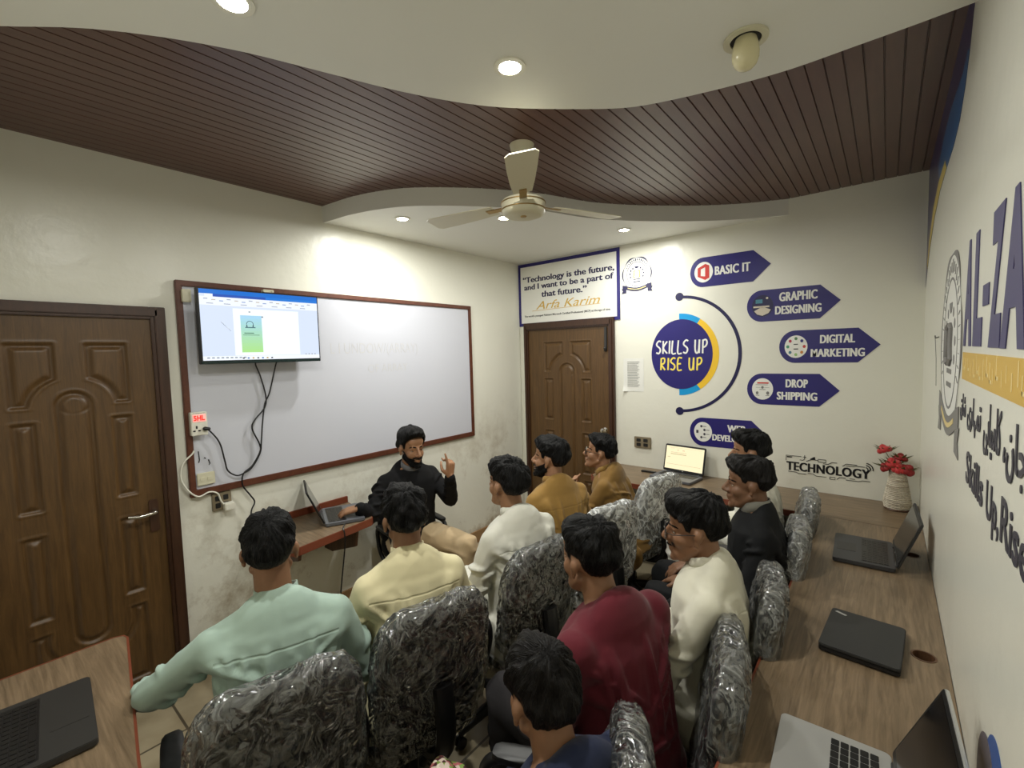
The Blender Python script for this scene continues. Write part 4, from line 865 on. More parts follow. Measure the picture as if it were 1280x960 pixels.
laptop(place(-1.83, -.05, DT, 175), .36, .245, R(25), 'black laptop on the near left worktop, cut off by the picture edge', M_blk2, M_key, M_dark, rows=6, cols=14)
laptop(place(-2.797, 1.443, .755, 66+90), .34, .235, R(24), 'open grey laptop on the small teacher desk', M_slate, M_key, M_blk)
b_ = MB(); prism(b_, rrect(-1.60, 3.64, -1.475, 3.67, .004), on_top, DT+.001, DT+.014); tag(obj('marker_pen', b_, M_blk, bevel=.003), 'small black pen lying left of the glowing laptop', 'pen')
cord('power_cord', [(-2.55, 1.45, .775), (-2.535, 1.43, .768), (-2.522, 1.42, .76), (-2.508, 1.42, .74), (-2.51, 1.42, .66), (-2.53, 1.40, .45), (-2.56, 1.38, .2), (-2.6, 1.36, .012), (-2.7, 1.3, .008)], .004, M_blk, 'black laptop cord hanging over the front of the teacher desk')
# ------------------------------------------------------------------ vase and artificial flowers
VX, VY = .068, 3.665
vs_ = empty('wicker_vase', (VX, VY, DT)); tag(vs_, 'white woven wicker vase of red flowers in the worktop corner', 'vase')
b_ = MB(); pf = []; N = 46
for i in range(N*4+1):
    t_ = i/(N*4); z = .012 + t_*.245
    rad = np.interp(t_, [0, .15, .45, .8, 1], [.062, .068, .057, .042, .044])
    pf.append((rad + .0024*math.sin(i*2*PI/8), z))
pf = [(.001, .008), (.058, .008)] + pf + [(.036, .257), (.034, .15), (.001, .14)]
lathe(b_, pf, (VX, VY, DT), 48)
for v in b_.v:
    a = np.arctan2(v[:, 1]-VY, v[:, 0]-VX); zz = v[:, 2]-DT; k = 1 + .035*np.sign(np.sin(zz/.245*N*PI))*np.sign(np.sin(a*13)); v[:, 0] = VX+(v[:, 0]-VX)*k; v[:, 1] = VY+(v[:, 1]-VY)*k
m_w = wood('white wicker', (150, 138, 118), (222, 214, 196), (1, 1, 30), .6, 8)
obj('basket', b_, m_w, vs_)
b_ = MB(); lathe(b_, [(.001, .0005), (.062, .0005), (.066, .006), (.062, .012), (.001, .012)], (VX, VY, DT), 40); obj('foot_ring', b_, M_panel, vs_)
M_petal = mat('red petals', (178, 28, 30), .6, sheen=.3); M_petal2 = mat('dark red petals', (138, 22, 24), .6); M_leaf = mat('leaf green', (78, 82, 40), .6); M_stem = mat('stem', (96, 92, 52), .6)
FL = [((-.007, 3.70, 1.135), 'topmost red flower standing clear above the vase', .036), ((.078, 3.70, 1.09), 'red flower at the upper right of the bouquet', .034), ((.036, 3.655, 1.062), 'large red flower in the middle of the bouquet', .038), ((-.001, 3.645, 1.03), 'red flower hanging at the left of the bouquet', .03), ((.07, 3.63, 1.035), 'red flower low in the centre of the bouquet over the vase rim', .034), ((.118, 3.645, 1.03), 'red flower at the right of the bouquet near the right wall', .038)]
for k, (p, lb, rad) in enumerate(FL):
    fr = empty('artificial_flower', p); tag(fr, lb, 'flower', 'red flowers in the wicker vase'); random.seed(k+3)
    b_ = MB(); c = Vector(p); base = Vector((VX+.012*math.cos(k*1.1), VY+.012*math.sin(k*1.1), DT+.16)); ax = (c - Vector((VX, VY, DT+.2))).normalized()
    for ring, (nn, rr, tl) in enumerate(((1, .0, 0), (5, .38, .5), (7, .68, .95))):
        for i in range(nn):
            Q = Vector((0, 0, 1)).rotation_difference(ax).to_matrix(); a = 2*PI*i/nn + ring*.5
            dl = Q @ Vector((math.cos(a)*rr*rad, math.sin(a)*rr*rad, -ring*.22*rad)); Mx = (Q @ Euler((0, tl, a)).to_matrix() if False else Q @ Matrix.Rotation(a, 3, 'Z') @ Matrix.Rotation(tl, 3, 'Y'))
            ellipsoid(b_, c+dl, (rad*.56, rad*.56, rad*.44 if ring else rad*.6), Mx.to_4x4(), 12, 8)
    obj('bloom', b_, M_petal if k % 2 == 0 else M_petal2, fr)
    b_ = MB(); tube(b_, smooth_path([base, base*.5+c*.5+Vector((0, 0, .02)), c - ax*rad*.5], 5), .0022, 6); obj('stem', b_, M_stem, fr)
    b_ = MB()
    for i in range(11):
        a = 2*PI*i/11 + k; d_ = (ax*.3 + Vector((math.cos(a), math.sin(a)*.7, .35))).normalized(); s0 = c - ax*rad*.9; ln = random.uniform(.06, .1); sd = d_.cross(Vector((0, 0, 1))).normalized()*.008
        mid = s0 + d_*ln*.5; tip = s0 + d_*ln + Vector((0, 0, -.006)); up = Vector((0, 0, .0015))
        tip.x = min(tip.x, RX-.004); tip.y = min(tip.y, BY-.004)
        b_.add([s0+up, mid+sd+up, tip, mid-sd+up, s0-up, mid+sd-up, mid-sd-up], [(0, 1, 2, 3), (4, 6, 2, 5), (0, 4, 5, 1), (0, 3, 6, 4), (1, 5, 2), (3, 2, 6)])
    obj('leaves', b_, M_leaf, fr, smooth=False)

# ------------------------------------------------------------------ office chairs wrapped in plastic film
M_mesh = mat('black chair fabric', (20, 20, 21), .75, bump=(120, .3, .002)); M_chp = mat('black chair plastic', (17, 17, 18), .42)
M_film = plastic_film('clear film', .05); M_film2 = plastic_film('hazy film', .12); M_film3 = plastic_film('thick hazy film', .34)
def chair_shapes():
    s = {}
    def bend(v, zc): v = v.copy(); v[:, 0] += .35*(v[:, 1]**2); return v
    tiltM = Matrix.Rotation(R(-9), 3, 'Y')
    def back(hx, hy, hz, e, nu=40, nv=26):
        b_ = MB(); ellipsoid(b_, (0, 0, 0), (hx, hy, hz), None, nu, nv, e); v = b_.v[0]
        tp = np.clip((v[:, 2]/hz), -1, 1); v[:, 1] *= 1 - .07*tp**2 - .04*np.clip(tp, 0, 1); v = bend(v, 0)
        v = v @ np.array(tiltM).T + np.array((-.235, 0, .70)); b_.v[0] = v; return b_
    s['backrest'] = back(.036, .215, .245, .42)
    b_ = MB(); ellipsoid(b_, (.02, 0, .428), (.235, .218, .042), None, 36, 16, .42); s['seat'] = b_
    w_ = back(.046, .228, .258, .45, 120, 90); v = w_.v[0]; me = w_.mesh('x'); no = get_no(me); bpy.data.meshes.remove(me)
    z = v[:, 2]; n1 = vnoise(np.c_[v[:, 0]*20, v[:, 1]*14, z*16 + v[:, 1]*9], 1); n2 = vnoise(np.c_[v[:, 0]*40, v[:, 1]*34, z*30 - v[:, 1]*22], 2); rid = 1-np.abs(2*n1-1); rid2 = 1-np.abs(2*n2-1)
    amp = .008 + .016*np.clip((.62-z)/.2, 0, 1)
    v = v + no*((rid**2)*amp + (rid2**2)*.004 - .003)[:, None]
    low = np.clip((.60-z)/.16, 0, 1); v[:, 2] -= low*.03*n1; w_.v[0] = v; s['plastic_wrap'] = w_
    b_ = MB(); ellipsoid(b_, (.02, 0, .425), (.247, .228, .055), None, 60, 24, .42); v = b_.v[0]; q = 1-np.abs(2*vnoise(v*22, 5)-1); v[:, 2] += (q**2*.012-.004)*np.sign(v[:, 2]-.425)*.6; b_.v[0] = v; s['seat_wrap'] = b_
    b_ = MB(); tube(b_, smooth_path([(-.02, 0, .36), (-.17, 0, .355), (-.27, 0, .40), (-.30, 0, .52), (-.285, 0, .66)], 5), .024, 10)
    for v in b_.v: v[:, 1] *= 1.6
    s['back_bracket'] = b_
    for sd, nm in ((1, 'armrest_a'), (-1, 'armrest_b')):
        b_ = MB(); y = sd*.245; tube(b_, smooth_path([(.0, sd*.2, .375), (.0, y-.005*sd, .38), (.12, y, .46), (.15, y, .58), (.11, y, .645), (-.02, y, .655), (-.13, y, .64), (-.155, y, .58), (-.12, y, .46), (-.06, y-.01*sd, .39), (-.06, sd*.2, .375)], 5), .017, 10)
        superbox(b_, (-.01, y, .662), (.13, .03, .014), None, .4, 24, 12); s[nm] = b_
    b_ = MB(); lathe(b_, [(.001, .09), (.032, .09), (.03, .2), (.022, .21), (.022, .33), (.05, .345), (.05, .37), (.001, .37)], n=20); box(b_, (-.1, -.08, .365), (.13, .08, .385)); s['gas_column'] = b_
    legs = []; wheels = []
    b_ = MB(); lathe(b_, [(.001, .075), (.05, .075), (.05, .115), (.035, .13), (.001, .13)], n=20); s['base_hub'] = b_
    for k in range(5):
        a = 2*PI*k/5 + .3; c_, s_ = math.cos(a), math.sin(a); b_ = MB(); tube(b_, [(.03*c_, .03*s_, .105), (.16*c_, .16*s_, .1), (.285*c_, .285*s_, .075), (.31*c_, .31*s_, .065)], [.03, .026, .019, .016], 10); legs.append(b_)
        b_ = MB(); x, y = .305*c_, .305*s_
        for t_ in (-1, 1):
            Mx = Matrix.Translation((x - s_*t_*.014, y + c_*t_*.014, .026)) @ Matrix.Rotation(a, 4, 'Z') @ Matrix.Rotation(R(90), 4, 'X'); lathe(b_, [(.001, -.009), (.02, -.009), (.0255, -.004), (.0255, .004), (.02, .009), (.001, .009)], n=16, M=Mx)
        capsule(b_, (x, y, .03), (x, y, .068), .009, .009, 8); wheels.append(b_)
    return s, legs, wheels
CS, CLEG, CWH = chair_shapes()
def chair_proto(label, film):
    r_ = empty('office_chair', (0, 0, 0)); tag(r_, label, 'chair', 'black office chairs wrapped in plastic film')
    for nm, b_ in CS.items():
        m = M_mesh if nm in ('backrest', 'seat') else (film if 'wrap' in nm else M_chp); obj('armrest' if nm.startswith('arm') else nm, b_, m, r_, local=True)
    for l_, w_ in zip(CLEG, CWH): o = obj('base_leg', l_, M_chp, r_, local=True); obj('caster', w_, M_chp, o, local=True)
    return r_
PROTO = {}
def chair(x, y, a, label, film=None):
    film = film or M_film
    if film.name not in PROTO: r_ = chair_proto(label, film); PROTO[film.name] = r_
    else: r_ = copy_tree(PROTO[film.name])
    r_.location = (x, y, 0); r_.rotation_euler = (0, 0, R(a)); r_['label'] = label; return r_
chair(-1.49, .555, 167, 'film wrapped black office chair under the person in the mint green shirt')
chair(-1.44, 1.05, 168, 'film wrapped black office chair under the person in the cream shirt')
chair(-1.42, 1.65, 171, 'film wrapped black office chair behind the person in the white shirt in the front row')
chair(-1.40, 2.30, 166, 'film wrapped office chair with a pale hazy cover behind the bearded person in mustard', M_film3)
chair(-1.40, 3.0, 166, 'hazy film wrapped office chair in front of the back worktop, right of two mustard shirts', M_film3)
chair(-.585, 3.02, 188, 'film wrapped office chair at the far end of the right worktop', M_film2)
chair(-.567, 2.463, 189, 'film wrapped office chair under the person in the black shirt', M_film2)
chair(-.566, 1.80, 192, 'film wrapped office chair behind the person in white with glasses', M_film)
chair(-.587, 1.30, 196, 'film wrapped office chair between the maroon shirt and the right worktop', M_film)
chair(-.633, .726, 205, 'film wrapped office chair at the bottom edge of the picture beside the person in navy', M_film)
ic = chair(-2.675, 2.05, -12, 'black office chair under the instructor by the left wall')
del ic['group']; ic.scale = (.86, .86, .86)
for ch in list(ic.children):
    if 'wrap' in ch.name: bpy.data.objects.remove(ch)

# ------------------------------------------------------------------ people
M_eye = mat('eye white', (150, 136, 122), .6, spec=.1); M_iris = mat('iris', (26, 16, 10), .5, spec=.1)
M_lensg = lens_mat('spectacle lens'); M_brow = mat('eyebrow hair', (18, 15, 14), .7, spec=.1); M_rim = mat('spectacle rim', (34, 26, 22), .3)
M_shoe = mat('sandal leather', (38, 30, 26), .5)
def skin_mat(name, c):
    m, t, b = nt(name); tc = node(t, 'ShaderNodeTexCoord'); n = node(t, 'ShaderNodeTexNoise'); n.inputs['Scale'].default_value = 18; n.inputs['Detail'].default_value = 4
    r = ramp(t, [(.3, lin(tuple(x*.93 for x in c))), (.7, lin(c))]); t.links.new(tc.outputs['Object'], n.inputs['Vector']); t.links.new(n.outputs['Fac'], r.inputs[0]); t.links.new(r.outputs[0], b.inputs['Base Color'])
    b.inputs['Roughness'].default_value = .48; b.inputs['Specular IOR Level'].default_value = .4; b.inputs['Subsurface Weight'].default_value = .06; b.inputs['Subsurface Radius'].default_value = (.01, .004, .002); return m
HEADP = [('e', (-.012, 0, .035), (.093, .074, .084)), ('e', (.022, 0, -.028), (.064, .057, .085)), ('e', (.046, 0, -.082), (.040, .042, .034)), ('c', (.079, -.006, -.101), (.079, .006, -.101), .016, .016),
    ('c', (-.004, .051, -.048), (.056, .022, -.094), .015, .016), ('c', (-.004, -.051, -.048), (.056, -.022, -.094), .015, .016), ('e', (.048, .036, -.026), (.028, .024, .03)), ('e', (.048, -.036, -.026), (.028, .024, .03)),
    ('c', (.074, -.03, .024), (.074, .03, .024), .012, .012), ('e', (.052, 0, .055), (.034, .056, .042))]
FACEP = [('c', (.084, 0, .016), (.109, 0, -.024), .008, .0125), ('c', (.104, 0, -.028), (.110, 0, -.027), .0125, .011), ('e', (.095, .0125, -.031), (.012, .009, .009)), ('e', (.095, -.0125, -.031), (.012, .009, .009)),
    ('c', (.083, -.017, -.0585), (.093, 0, -.056), .0065, .0085), ('c', (.083, .017, -.0585), (.093, 0, -.056), .0065, .0085), ('c', (.08, -.014, -.073), (.089, 0, -.0725), .007, .009), ('c', (.08, .014, -.073), (.089, 0, -.0725), .007, .009),
    ('e', (-.012, .078, .002), (.017, .010, .022)), ('e', (-.012, -.078, .002), (.017, .010, .022)), ('e', (-.006, .076, -.024), (.010, .008, .016)), ('e', (-.006, -.076, -.024), (.010, .008, .016)),
    ('c', (.079, .018, .0135), (.069, .043, .011), .006, .006), ('c', (.079, -.018, .0135), (.069, -.043, .011), .006, .006)]
NECKP = [('c', (-.018, 0, -.02), (-.035, 0, -.16), .049, .051)]
def sdf_in(P, prims):
    ins = np.zeros(len(P), bool)
    for p in prims:
        if p[0] == 'e': ins |= (((P - np.array(p[1]))/np.array(p[2]))**2).sum(1) < 1
        else:
            a = np.array(p[1]); b = np.array(p[2]); ab = b-a; t = np.clip(((P-a) @ ab)/max(ab @ ab, 1e-9), 0, 1); ins |= np.linalg.norm(P - a - t[:, None]*ab, axis=1) < p[3] + (p[4]-p[3])*t
    return ins
def put_prims(mb, prims, M, sc):
    M3 = M.to_3x3()
    for p in prims:
        if p[0] == 'e': ellipsoid(mb, tuple(M @ Vector(p[1])), tuple(x*sc for x in p[2]), M3.normalized().to_4x4(), 24, 14)
        else: capsule(mb, M @ Vector(p[1]), M @ Vector(p[2]), p[3]*sc, p[4]*sc, 18)
bm = bmesh.new(); bmesh.ops.create_icosphere(bm, subdivisions=6, radius=1); ICO_V = np.array([v.co[:] for v in bm.verts]); ICO_F = [tuple(v.index for v in f.verts) for f in bm.faces]; bm.free()
def head_radius(c, dirs, prims):
    r = np.full(len(dirs), .02); done = np.zeros(len(dirs), bool)
    for t in np.arange(.19, .02, -.002):
        k = ~done
        if not k.any(): break
        idx = np.where(k)[0]; ins = sdf_in(c + dirs[idx]*t, prims); r[idx[ins]] = t; done[idx[ins]] = True
    return r
SM = lambda x, a, b: (lambda t: t*t*(3-2*t))(np.clip((x-a)/(b-a), 0, 1))
_c0 = np.array((-.012, 0, .035)); R_SKULL = head_radius(_c0, ICO_V, HEADP + NECKP)
_cb = np.array((.025, 0, -.05)); R_JAW = head_radius(_cb, ICO_V, HEADP + FACEP[:8])
def hair_mesh(st, seed):
    d = ICO_V; az = np.degrees(np.arctan2(d[:, 1], d[:, 0])); el = np.degrees(np.arcsin(np.clip(d[:, 2], -1, 1))); a = np.abs(az)
    f = st.get('front', 30) - 6
    hl = np.interp(a, [0, 26, 42, 52, 58, 69, 76, 92, 104, 114, 130, 180], [f, f-2, f-8, 8, st.get('burn', -18)+4, st.get('burn', -18), -1, -3, -6, -30, st.get('nape', -42)-12, st.get('nape', -42)-14])
    m = el - hl
    ax = np.array((-.42, 0.05, .9)); ax /= np.linalg.norm(ax); e1 = np.cross((0, 1, 0), ax); e1 /= np.linalg.norm(e1); e2 = np.cross(ax, e1)
    th = np.arccos(np.clip(d @ ax, -1, 1)); al = np.arctan2(d @ e2, d @ e1)
    t = st.get('side', .014)*.75 + (st.get('top', .028)*.78 - st.get('side', .014)*.75)*SM(el, 5, 55)
    t = t + st.get('quiff', .012)*np.exp(-((az - st.get('part', 10))/55)**2)*np.exp(-((el-48)/20)**2) + st.get('backv', .0)*np.exp(-((180-a)/60)**2)*np.exp(-((el-5)/30)**2)
    sv = np.c_[np.cos(al)*7, np.sin(al)*7, th*1.6]
    n = vnoise(sv*1.0, seed) - .5; n2 = vnoise(np.c_[np.cos(al)*22, np.sin(al)*22, th*3.2], seed+3) - .5; n3 = vnoise(d*3.2, seed+7) - .5
    t = t + n*.012*st.get('mess', 1) + n2*.007 + n3*.014*st.get('mess', 1)
    tk = .02 + .98*SM(m, 0, 40); tk = np.where((a < 60) & (el > 10), .45 + .55*SM(m, 0, 12), tk)
    r = np.where(m > 0, R_SKULL + .0012 + np.maximum(t, .004)*tk, R_SKULL - .012*SM(-m, 0, 5))
    r = np.where(m < -4, np.minimum(r, .066), r)
    me_ = MB(); me_.add(_c0 + d*r[:, None], ICO_F); return me_, np.c_[np.cos(al)*7, np.sin(al)*7, th*.9], np.clip(m/13, -1, 1)
def beard_mesh(seed, mous=True, full=True):
    d = ICO_V; P = _cb + d*R_JAW[:, None]; x, y, z = P[:, 0], np.abs(P[:, 1]), P[:, 2]
    line = np.interp(x, [-.02, .02, .06, .085, .12], [.012, -.022, -.044, -.058, -.07])
    reg = np.minimum((line - z)/.012, (x + .012)/.01)
    lips = ((y/.021)**2 + ((z+.0655)/.009)**2 < 1) & (x > .06); 
    mo = np.minimum(1-np.abs(z+.048)/.0075, 1 - y/.036); mo = np.where(x > .07, mo, -1)
    if not full: reg = np.full_like(reg, -1.)
    reg = np.where(lips, -1, reg)
    if mous: reg = np.maximum(reg, np.where(lips, -1, mo))
    n = vnoise(d*26, seed) - .5
    r = R_JAW + np.where(reg > 0, .0018 + .0035*np.clip(reg, 0, 1) + n*.003, -.008)
    b_ = MB(); b_.add(_cb + d*r[:, None], ICO_F); return b_, d*9, np.clip(reg*1.2, -1, 1)
def set_strand(me, sv, fd):
    at = me.attributes.new('fade', 'FLOAT', 'POINT'); at.data.foreach_set('value', np.ascontiguousarray(fd, dtype=np.float32))
    at = me.attributes.new('strand', 'FLOAT_VECTOR', 'POINT'); at.data.foreach_set('vector', np.ascontiguousarray(sv, dtype=np.float32).ravel())
def loft(mb, secs, n=32, e=.9):
    vs = []
    for c, fw, rx, ry in secs:
        c = np.array(c); fw = np.array(fw)
        for i in range(n):
            a = 2*PI*i/n; cx, sy = math.cos(a), math.sin(a); k = (abs(cx)**(2/e) + abs(sy)**(2/e))**(-e/2)
            vs.append(c + fw*rx*cx*k + np.array((0, 1, 0))*ry*sy*k)
    mb.add(vs, grid_faces(n, len(secs), True) + [tuple(range(n))[::-1], tuple((len(secs)-1)*n+i for i in range(n))])
def hand(mb, W, d, up, side, curl, spread=.1, thumb=.5, rs=1., index=None):
    """palm and five fingers; d runs along the hand, up is the back of the hand, side = +1 for a left hand"""
    W = Vector(W); d = Vector(d).normalized(); up = Vector(up); up = (up - d*up.dot(d)).normalized(); lat = d.cross(up)*side*-1      # towards the thumb
    offs = (.030, .010, -.010, -.028); lens = (.072, .080, .074, .058)
    for k, (o, L) in enumerate(zip(offs, lens)):
        kn = W + d*(.088 - .004*abs(k-1)) + lat*o; capsule(mb, W + lat*o*.6 + d*.01, kn, .0145*rs, .0125*rs, 12)
        c = curl[k] if isinstance(curl, (list, tuple)) else curl
        f = (d + lat*(1.5-k)*spread).normalized(); p = kn; rr = (.0105, .0095, .0085, .0075)
        for j, fr in enumerate((.45, .32, .23)):
            c_, s_ = math.cos(c*(.7 if j == 0 else 1)), math.sin(c*(.7 if j == 0 else 1)); u2 = up
            ax = f.cross(up).normalized(); f = (Matrix.Rotation(-c*(.75 if j == 0 else 1.), 3, ax) @ f).normalized(); q = p + f*L*fr
            capsule(mb, p, q, rr[j]*rs*(.92 if k == 3 else 1), rr[j+1]*rs*(.92 if k == 3 else 1), 10); p = q; up = up
    t0 = W + d*.025 + lat*.026 - up*.006; t1 = t0 + (d*.55 + lat*.7 - up*.25).normalized()*.042; t2 = t1 + (d*.9 + lat*(.45-thumb*.6) - up*thumb*.5).normalized()*.034; t3 = t2 + (d*.9 + lat*(.2-thumb*.8) - up*thumb*.6).normalized()*.026
    chain(mb, [W + d*.012 + lat*.012, t0, t1, t2, t3], [.016*rs, .0145*rs, .0115*rs, .0098*rs, .008*rs], 12)
def folds(co, seed, tr, Sh, A, N, sleeve):
    """drapery: ridges along drag lines of the back, the armpits, the waist and the sleeves"""
    rnd = random.Random(seed*7+1); segs = []
    def bp(t, l): return np.array(tr(t, -.122*math.sqrt(max(.05, 1-(l/.19)**2)), l))
    for sd in (1, -1):
        for k in range(4):
            l0 = sd*rnd.uniform(.03, .16); t0 = rnd.uniform(.66, .84); l1 = l0*rnd.uniform(.5, 1.1) + sd*rnd.uniform(-.03, .02); t1 = rnd.uniform(.05, .35); segs.append((bp(t0, l0), bp((t0+t1)/2, (l0+l1)/2 + rnd.uniform(-.02, .02)), bp(t1, l1), rnd.uniform(.004, .009), rnd.uniform(.010, .018)))
        for k in range(5):
            t0 = rnd.uniform(.60, .78); l1 = sd*rnd.uniform(-.02, .09); t1 = t0 - rnd.uniform(.12, .45); segs.append((bp(t0, sd*.178), bp(t0*.55+t1*.45, (sd*.178+l1)/2), bp(t1, l1), rnd.uniform(.004, .010), rnd.uniform(.009, .015)))
    for k in range(5):
        t0 = rnd.uniform(-.05, .3); l0 = rnd.uniform(-.15, 0); segs.append((bp(t0, l0), bp(t0 + rnd.uniform(-.03, .03), l0+.07), bp(t0 + rnd.uniform(-.05, .08), l0+.15), rnd.uniform(.004, .008), .012))
    NB = len(segs)
    for sd in (1, -1):
        e_, w_, _h = A[sd]; S0 = Sh[sd]
        for P0, P1, n_ in ((S0, e_, 8), (e_, w_, 7 if sleeve == 'long' else 0)):
            d = (P1-P0).normalized(); x, y, z = frame_of(d)
            for k in range(n_):
                q = P0.lerp(P1, rnd.uniform(.15, .98)); a = rnd.uniform(0, 2*PI); rr = .055; pts = [np.array(q + d*(j-1)*rnd.uniform(.01, .035)) + rr*(x*math.cos(a + (j-1)*.9) + y*math.sin(a + (j-1)*.9)) for j in range(3)]; segs.append((*pts, rnd.uniform(.005, .010), .011))
    out = np.zeros(len(co)); h0 = np.array(tr(0)); ax = np.array(tr(1.)) - h0; ax /= np.linalg.norm(ax); fw = np.array((ax[2], 0, -ax[0])); FL2 = np.array([np.array((0., 1, 0)), ax])
    back = 1/(1+np.exp(((co-h0) @ fw + .02)/.012)); co2 = (co-h0) @ FL2.T
    for k, (a, m_, b, amp, wd) in enumerate(segs):
        flat = k < NB
        for p, q, t0, t1 in ((a, m_, 0, .5), (m_, b, .5, 1)):
            if flat: p, q, c = (p-h0) @ FL2.T, (q-h0) @ FL2.T, co2
            else: c = co
            ab = q-p; t = np.clip(((c-p) @ ab)/max(ab @ ab, 1e-9), 0, 1); d2 = ((c - p - t[:, None]*ab)**2).sum(1); g = np.clip(np.sin(PI*(t0+(t1-t0)*t)*.9+.15), 0, 1)**.7
            v = amp*g*(np.exp(-d2/(wd*wd)) - .3*np.exp(-d2/(wd*wd*5))); v = v*back if flat else v
            out = np.where(np.abs(v) > np.abs(out), v, out)
    return out*3.0
PN = [0]
def person(label, x, y, yaw, lean=6, hy=0, hp=0, hoff=(0, 0, 0), skin=(140, 98, 70), shirt=(200, 200, 190), seam=None, sleeve='long', tail=True, collar=None, trouser=(120, 110, 90), hair=None, beard=None, glasses=False, arms=None, s=1., hz=.53, hroll=0, spread=.13, wide=1., wr=1., voxel=.0055, collar_h=.034, tw=0, hairc=(13, 12, 12), knee_x=.45):
    PN[0] += 1; seed = PN[0]*3; L = R(lean); ax = Vector((math.sin(L), 0, math.cos(L))); fw = Vector((math.cos(L), 0, -math.sin(L)))
    hip = Vector((0, 0, hz)); N = hip + ax*.49; Hc = N + Vector((.03, 0, .134)) + Vector(hoff)
    Mh = Matrix.Translation(Hc) @ Matrix.Rotation(R(hy), 4, 'Z') @ Matrix.Rotation(R(hp), 4, 'Y') @ Matrix.Rotation(R(hroll), 4, 'X')
    def tr(t, f=0., l=0.): return hip + ax*.49*t + fw*f + Vector((0, l, 0))
    Sh = {1: tr(.845, -.03, .166*wide), -1: tr(.845, -.03, -.166*wide)}
    A = {}
    for sd in (1, -1):
        if arms and sd in arms: e_, w_ = [Vector(q) for q in arms[sd][:2]]; hd = arms[sd][2:]
        else:
            e_ = Sh[sd] + Vector((.05, sd*.075, -.265)); w_ = Vector((knee_x*.72, sd*.10, hz+.13)); hd = ((w_-e_).normalized() + Vector((0, 0, -.35)), (0, 0, 1), .35)
        A[sd] = (e_, w_, hd)
    kz = hz + .015
    knee = {sd: Vector((knee_x, sd*spread, kz)) for sd in (1, -1)}; ank = {sd: Vector((knee_x-.02, sd*(spread-.01), .10)) for sd in (1, -1)}
    # --- body
    b_ = MB(); put_prims(b_, HEADP + FACEP, Mh, 1.)
    chain(b_, [Mh @ Vector((-.018, 0, -.02)), N*.5 + (Mh @ Vector((-.03, 0, -.09)))*.5, N + Vector((-.005, 0, -.03))], [.052, .055, .062], 20)
    loft(b_, [(tr(t), fw, rx*.84, ry*.84) for t, rx, ry in ((-.12, .10, .14), (.1, .115, .16), (.45, .105, .15), (.75, .11, .165), (.9, .09, .14), (1.0, .05, .07))])
    for sd in (1, -1):
        e_, w_, hd = A[sd]; capsule(b_, tr(.96, 0, sd*.03), Sh[sd], .045, .042); chain(b_, [Sh[sd], e_, w_], [.045, .037, .025], 16)
        hand(b_, w_, hd[0], hd[1], sd, hd[2], *(hd[3:] if len(hd) > 3 else ()))
        chain(b_, [Vector((.03, sd*.085, hz-.01)), knee[sd], ank[sd]], [.075, .055, .04]); capsule(b_, ank[sd] + Vector((-.03, 0, -.055)), ank[sd] + Vector((.13, sd*.02, -.068)), .034, .024)
    sk = skin_mat('skin %d' % PN[0], skin)
    me = remesh(b_, voxel, 6, 'body'); bvh = BVHTree.FromPolygons([Vector(p) for p in get_co(me)], [tuple(p.vertices) for p in me.polygons]); set_co(me, get_co(me)*s)
    def face_pt(y_, z_, dep=0.):
        o_ = Mh @ Vector((.2, y_, z_)); d_ = Mh.to_3x3() @ Vector((-1, 0, 0)); h_ = bvh.ray_cast(o_, d_, .25)
        p_ = h_[0] if h_[0] is not None else Mh @ Vector((.08, y_, z_)); return (p_ + d_*dep)*s
    body = link_mesh('person', me, sk, None, 'full', local=True); body.location = (x, y, 0); body.rotation_euler = (0, 0, R(yaw)); tag(body, label, 'person', None)
    # --- shirt
    b_ = MB(); k = 1. + .02*(wr)
    secs = ((-.16, .135, .185), (.0, .135, .182), (.25, .122, .170), (.5, .122, .172), (.72, .124, .184), (.86, .112, .178), (.95, .085, .13), (1.0, .07, .08))
    loft(b_, [(tr(t), fw, rx, ry*wide) for t, rx, ry in secs])
    for sd in (1, -1):
        e_, w_, hd = A[sd]; capsule(b_, tr(.945, -.008, sd*.03), Sh[sd] + Vector((0, 0, .0)), .056, .048); capsule(b_, tr(.74, -.048, sd*.07), Sh[sd] + Vector((-.012, -sd*.012, -.03)), .066, .058)
        if sleeve == 'long': d_ = (w_-e_).normalized(); chain(b_, [Sh[sd], e_, w_ - d_*.012], [.052, .049, .040], 20)
        else: chain(b_, [Sh[sd], Sh[sd]*.3 + e_*.7], [.066, .06], 20)
        if tail:
            capsule(b_, Vector((.02, sd*.085, hz+.005)), knee[sd]*.72 + Vector((.0, sd*.025, hz*.28)), .108, .088)
            ellipsoid(b_, (.10, sd*.20, hz-.10), (.17, .022, .15)); ellipsoid(b_, (-.02, sd*.19, hz-.04), (.12, .04, .11))
    ellipsoid(b_, tr(.74, -.03, 0), (.078, .16, .19))
    if tail: ellipsoid(b_, (.22, 0, hz+.05), (.17, .13, .055))
    me = remesh(b_, .0078, 12, 'shirt'); co = get_co(me); no = get_no(me)
    q = co*np.array((7, 9, 6)); n1 = vnoise(np.c_[q[:, 0]*.8 + co[:, 2]*4, np.abs(co[:, 1])*11 + co[:, 2]*6.5 + np.sign(co[:, 1])*.35, q[:, 2]*.45], seed); n2 = vnoise(np.c_[co[:, 0]*16 + co[:, 2]*9, co[:, 1]*17, co[:, 2]*9 + co[:, 1]*6], seed+1); n3 = vnoise(co*4.5, seed+2)
    low = np.clip((N.z - .02 - co[:, 2])/.2, .3, 1)
    dsp = (np.power(1-np.abs(2*n1-1), 3)*.006 + np.power(1-np.abs(2*n2-1), 3)*.005 + (n3-.5)*.010)*low*wr - .003 + folds(co, seed, tr, Sh, A, N, sleeve)*wr
    set_co(me, (co + no*dsp[:, None])*s)
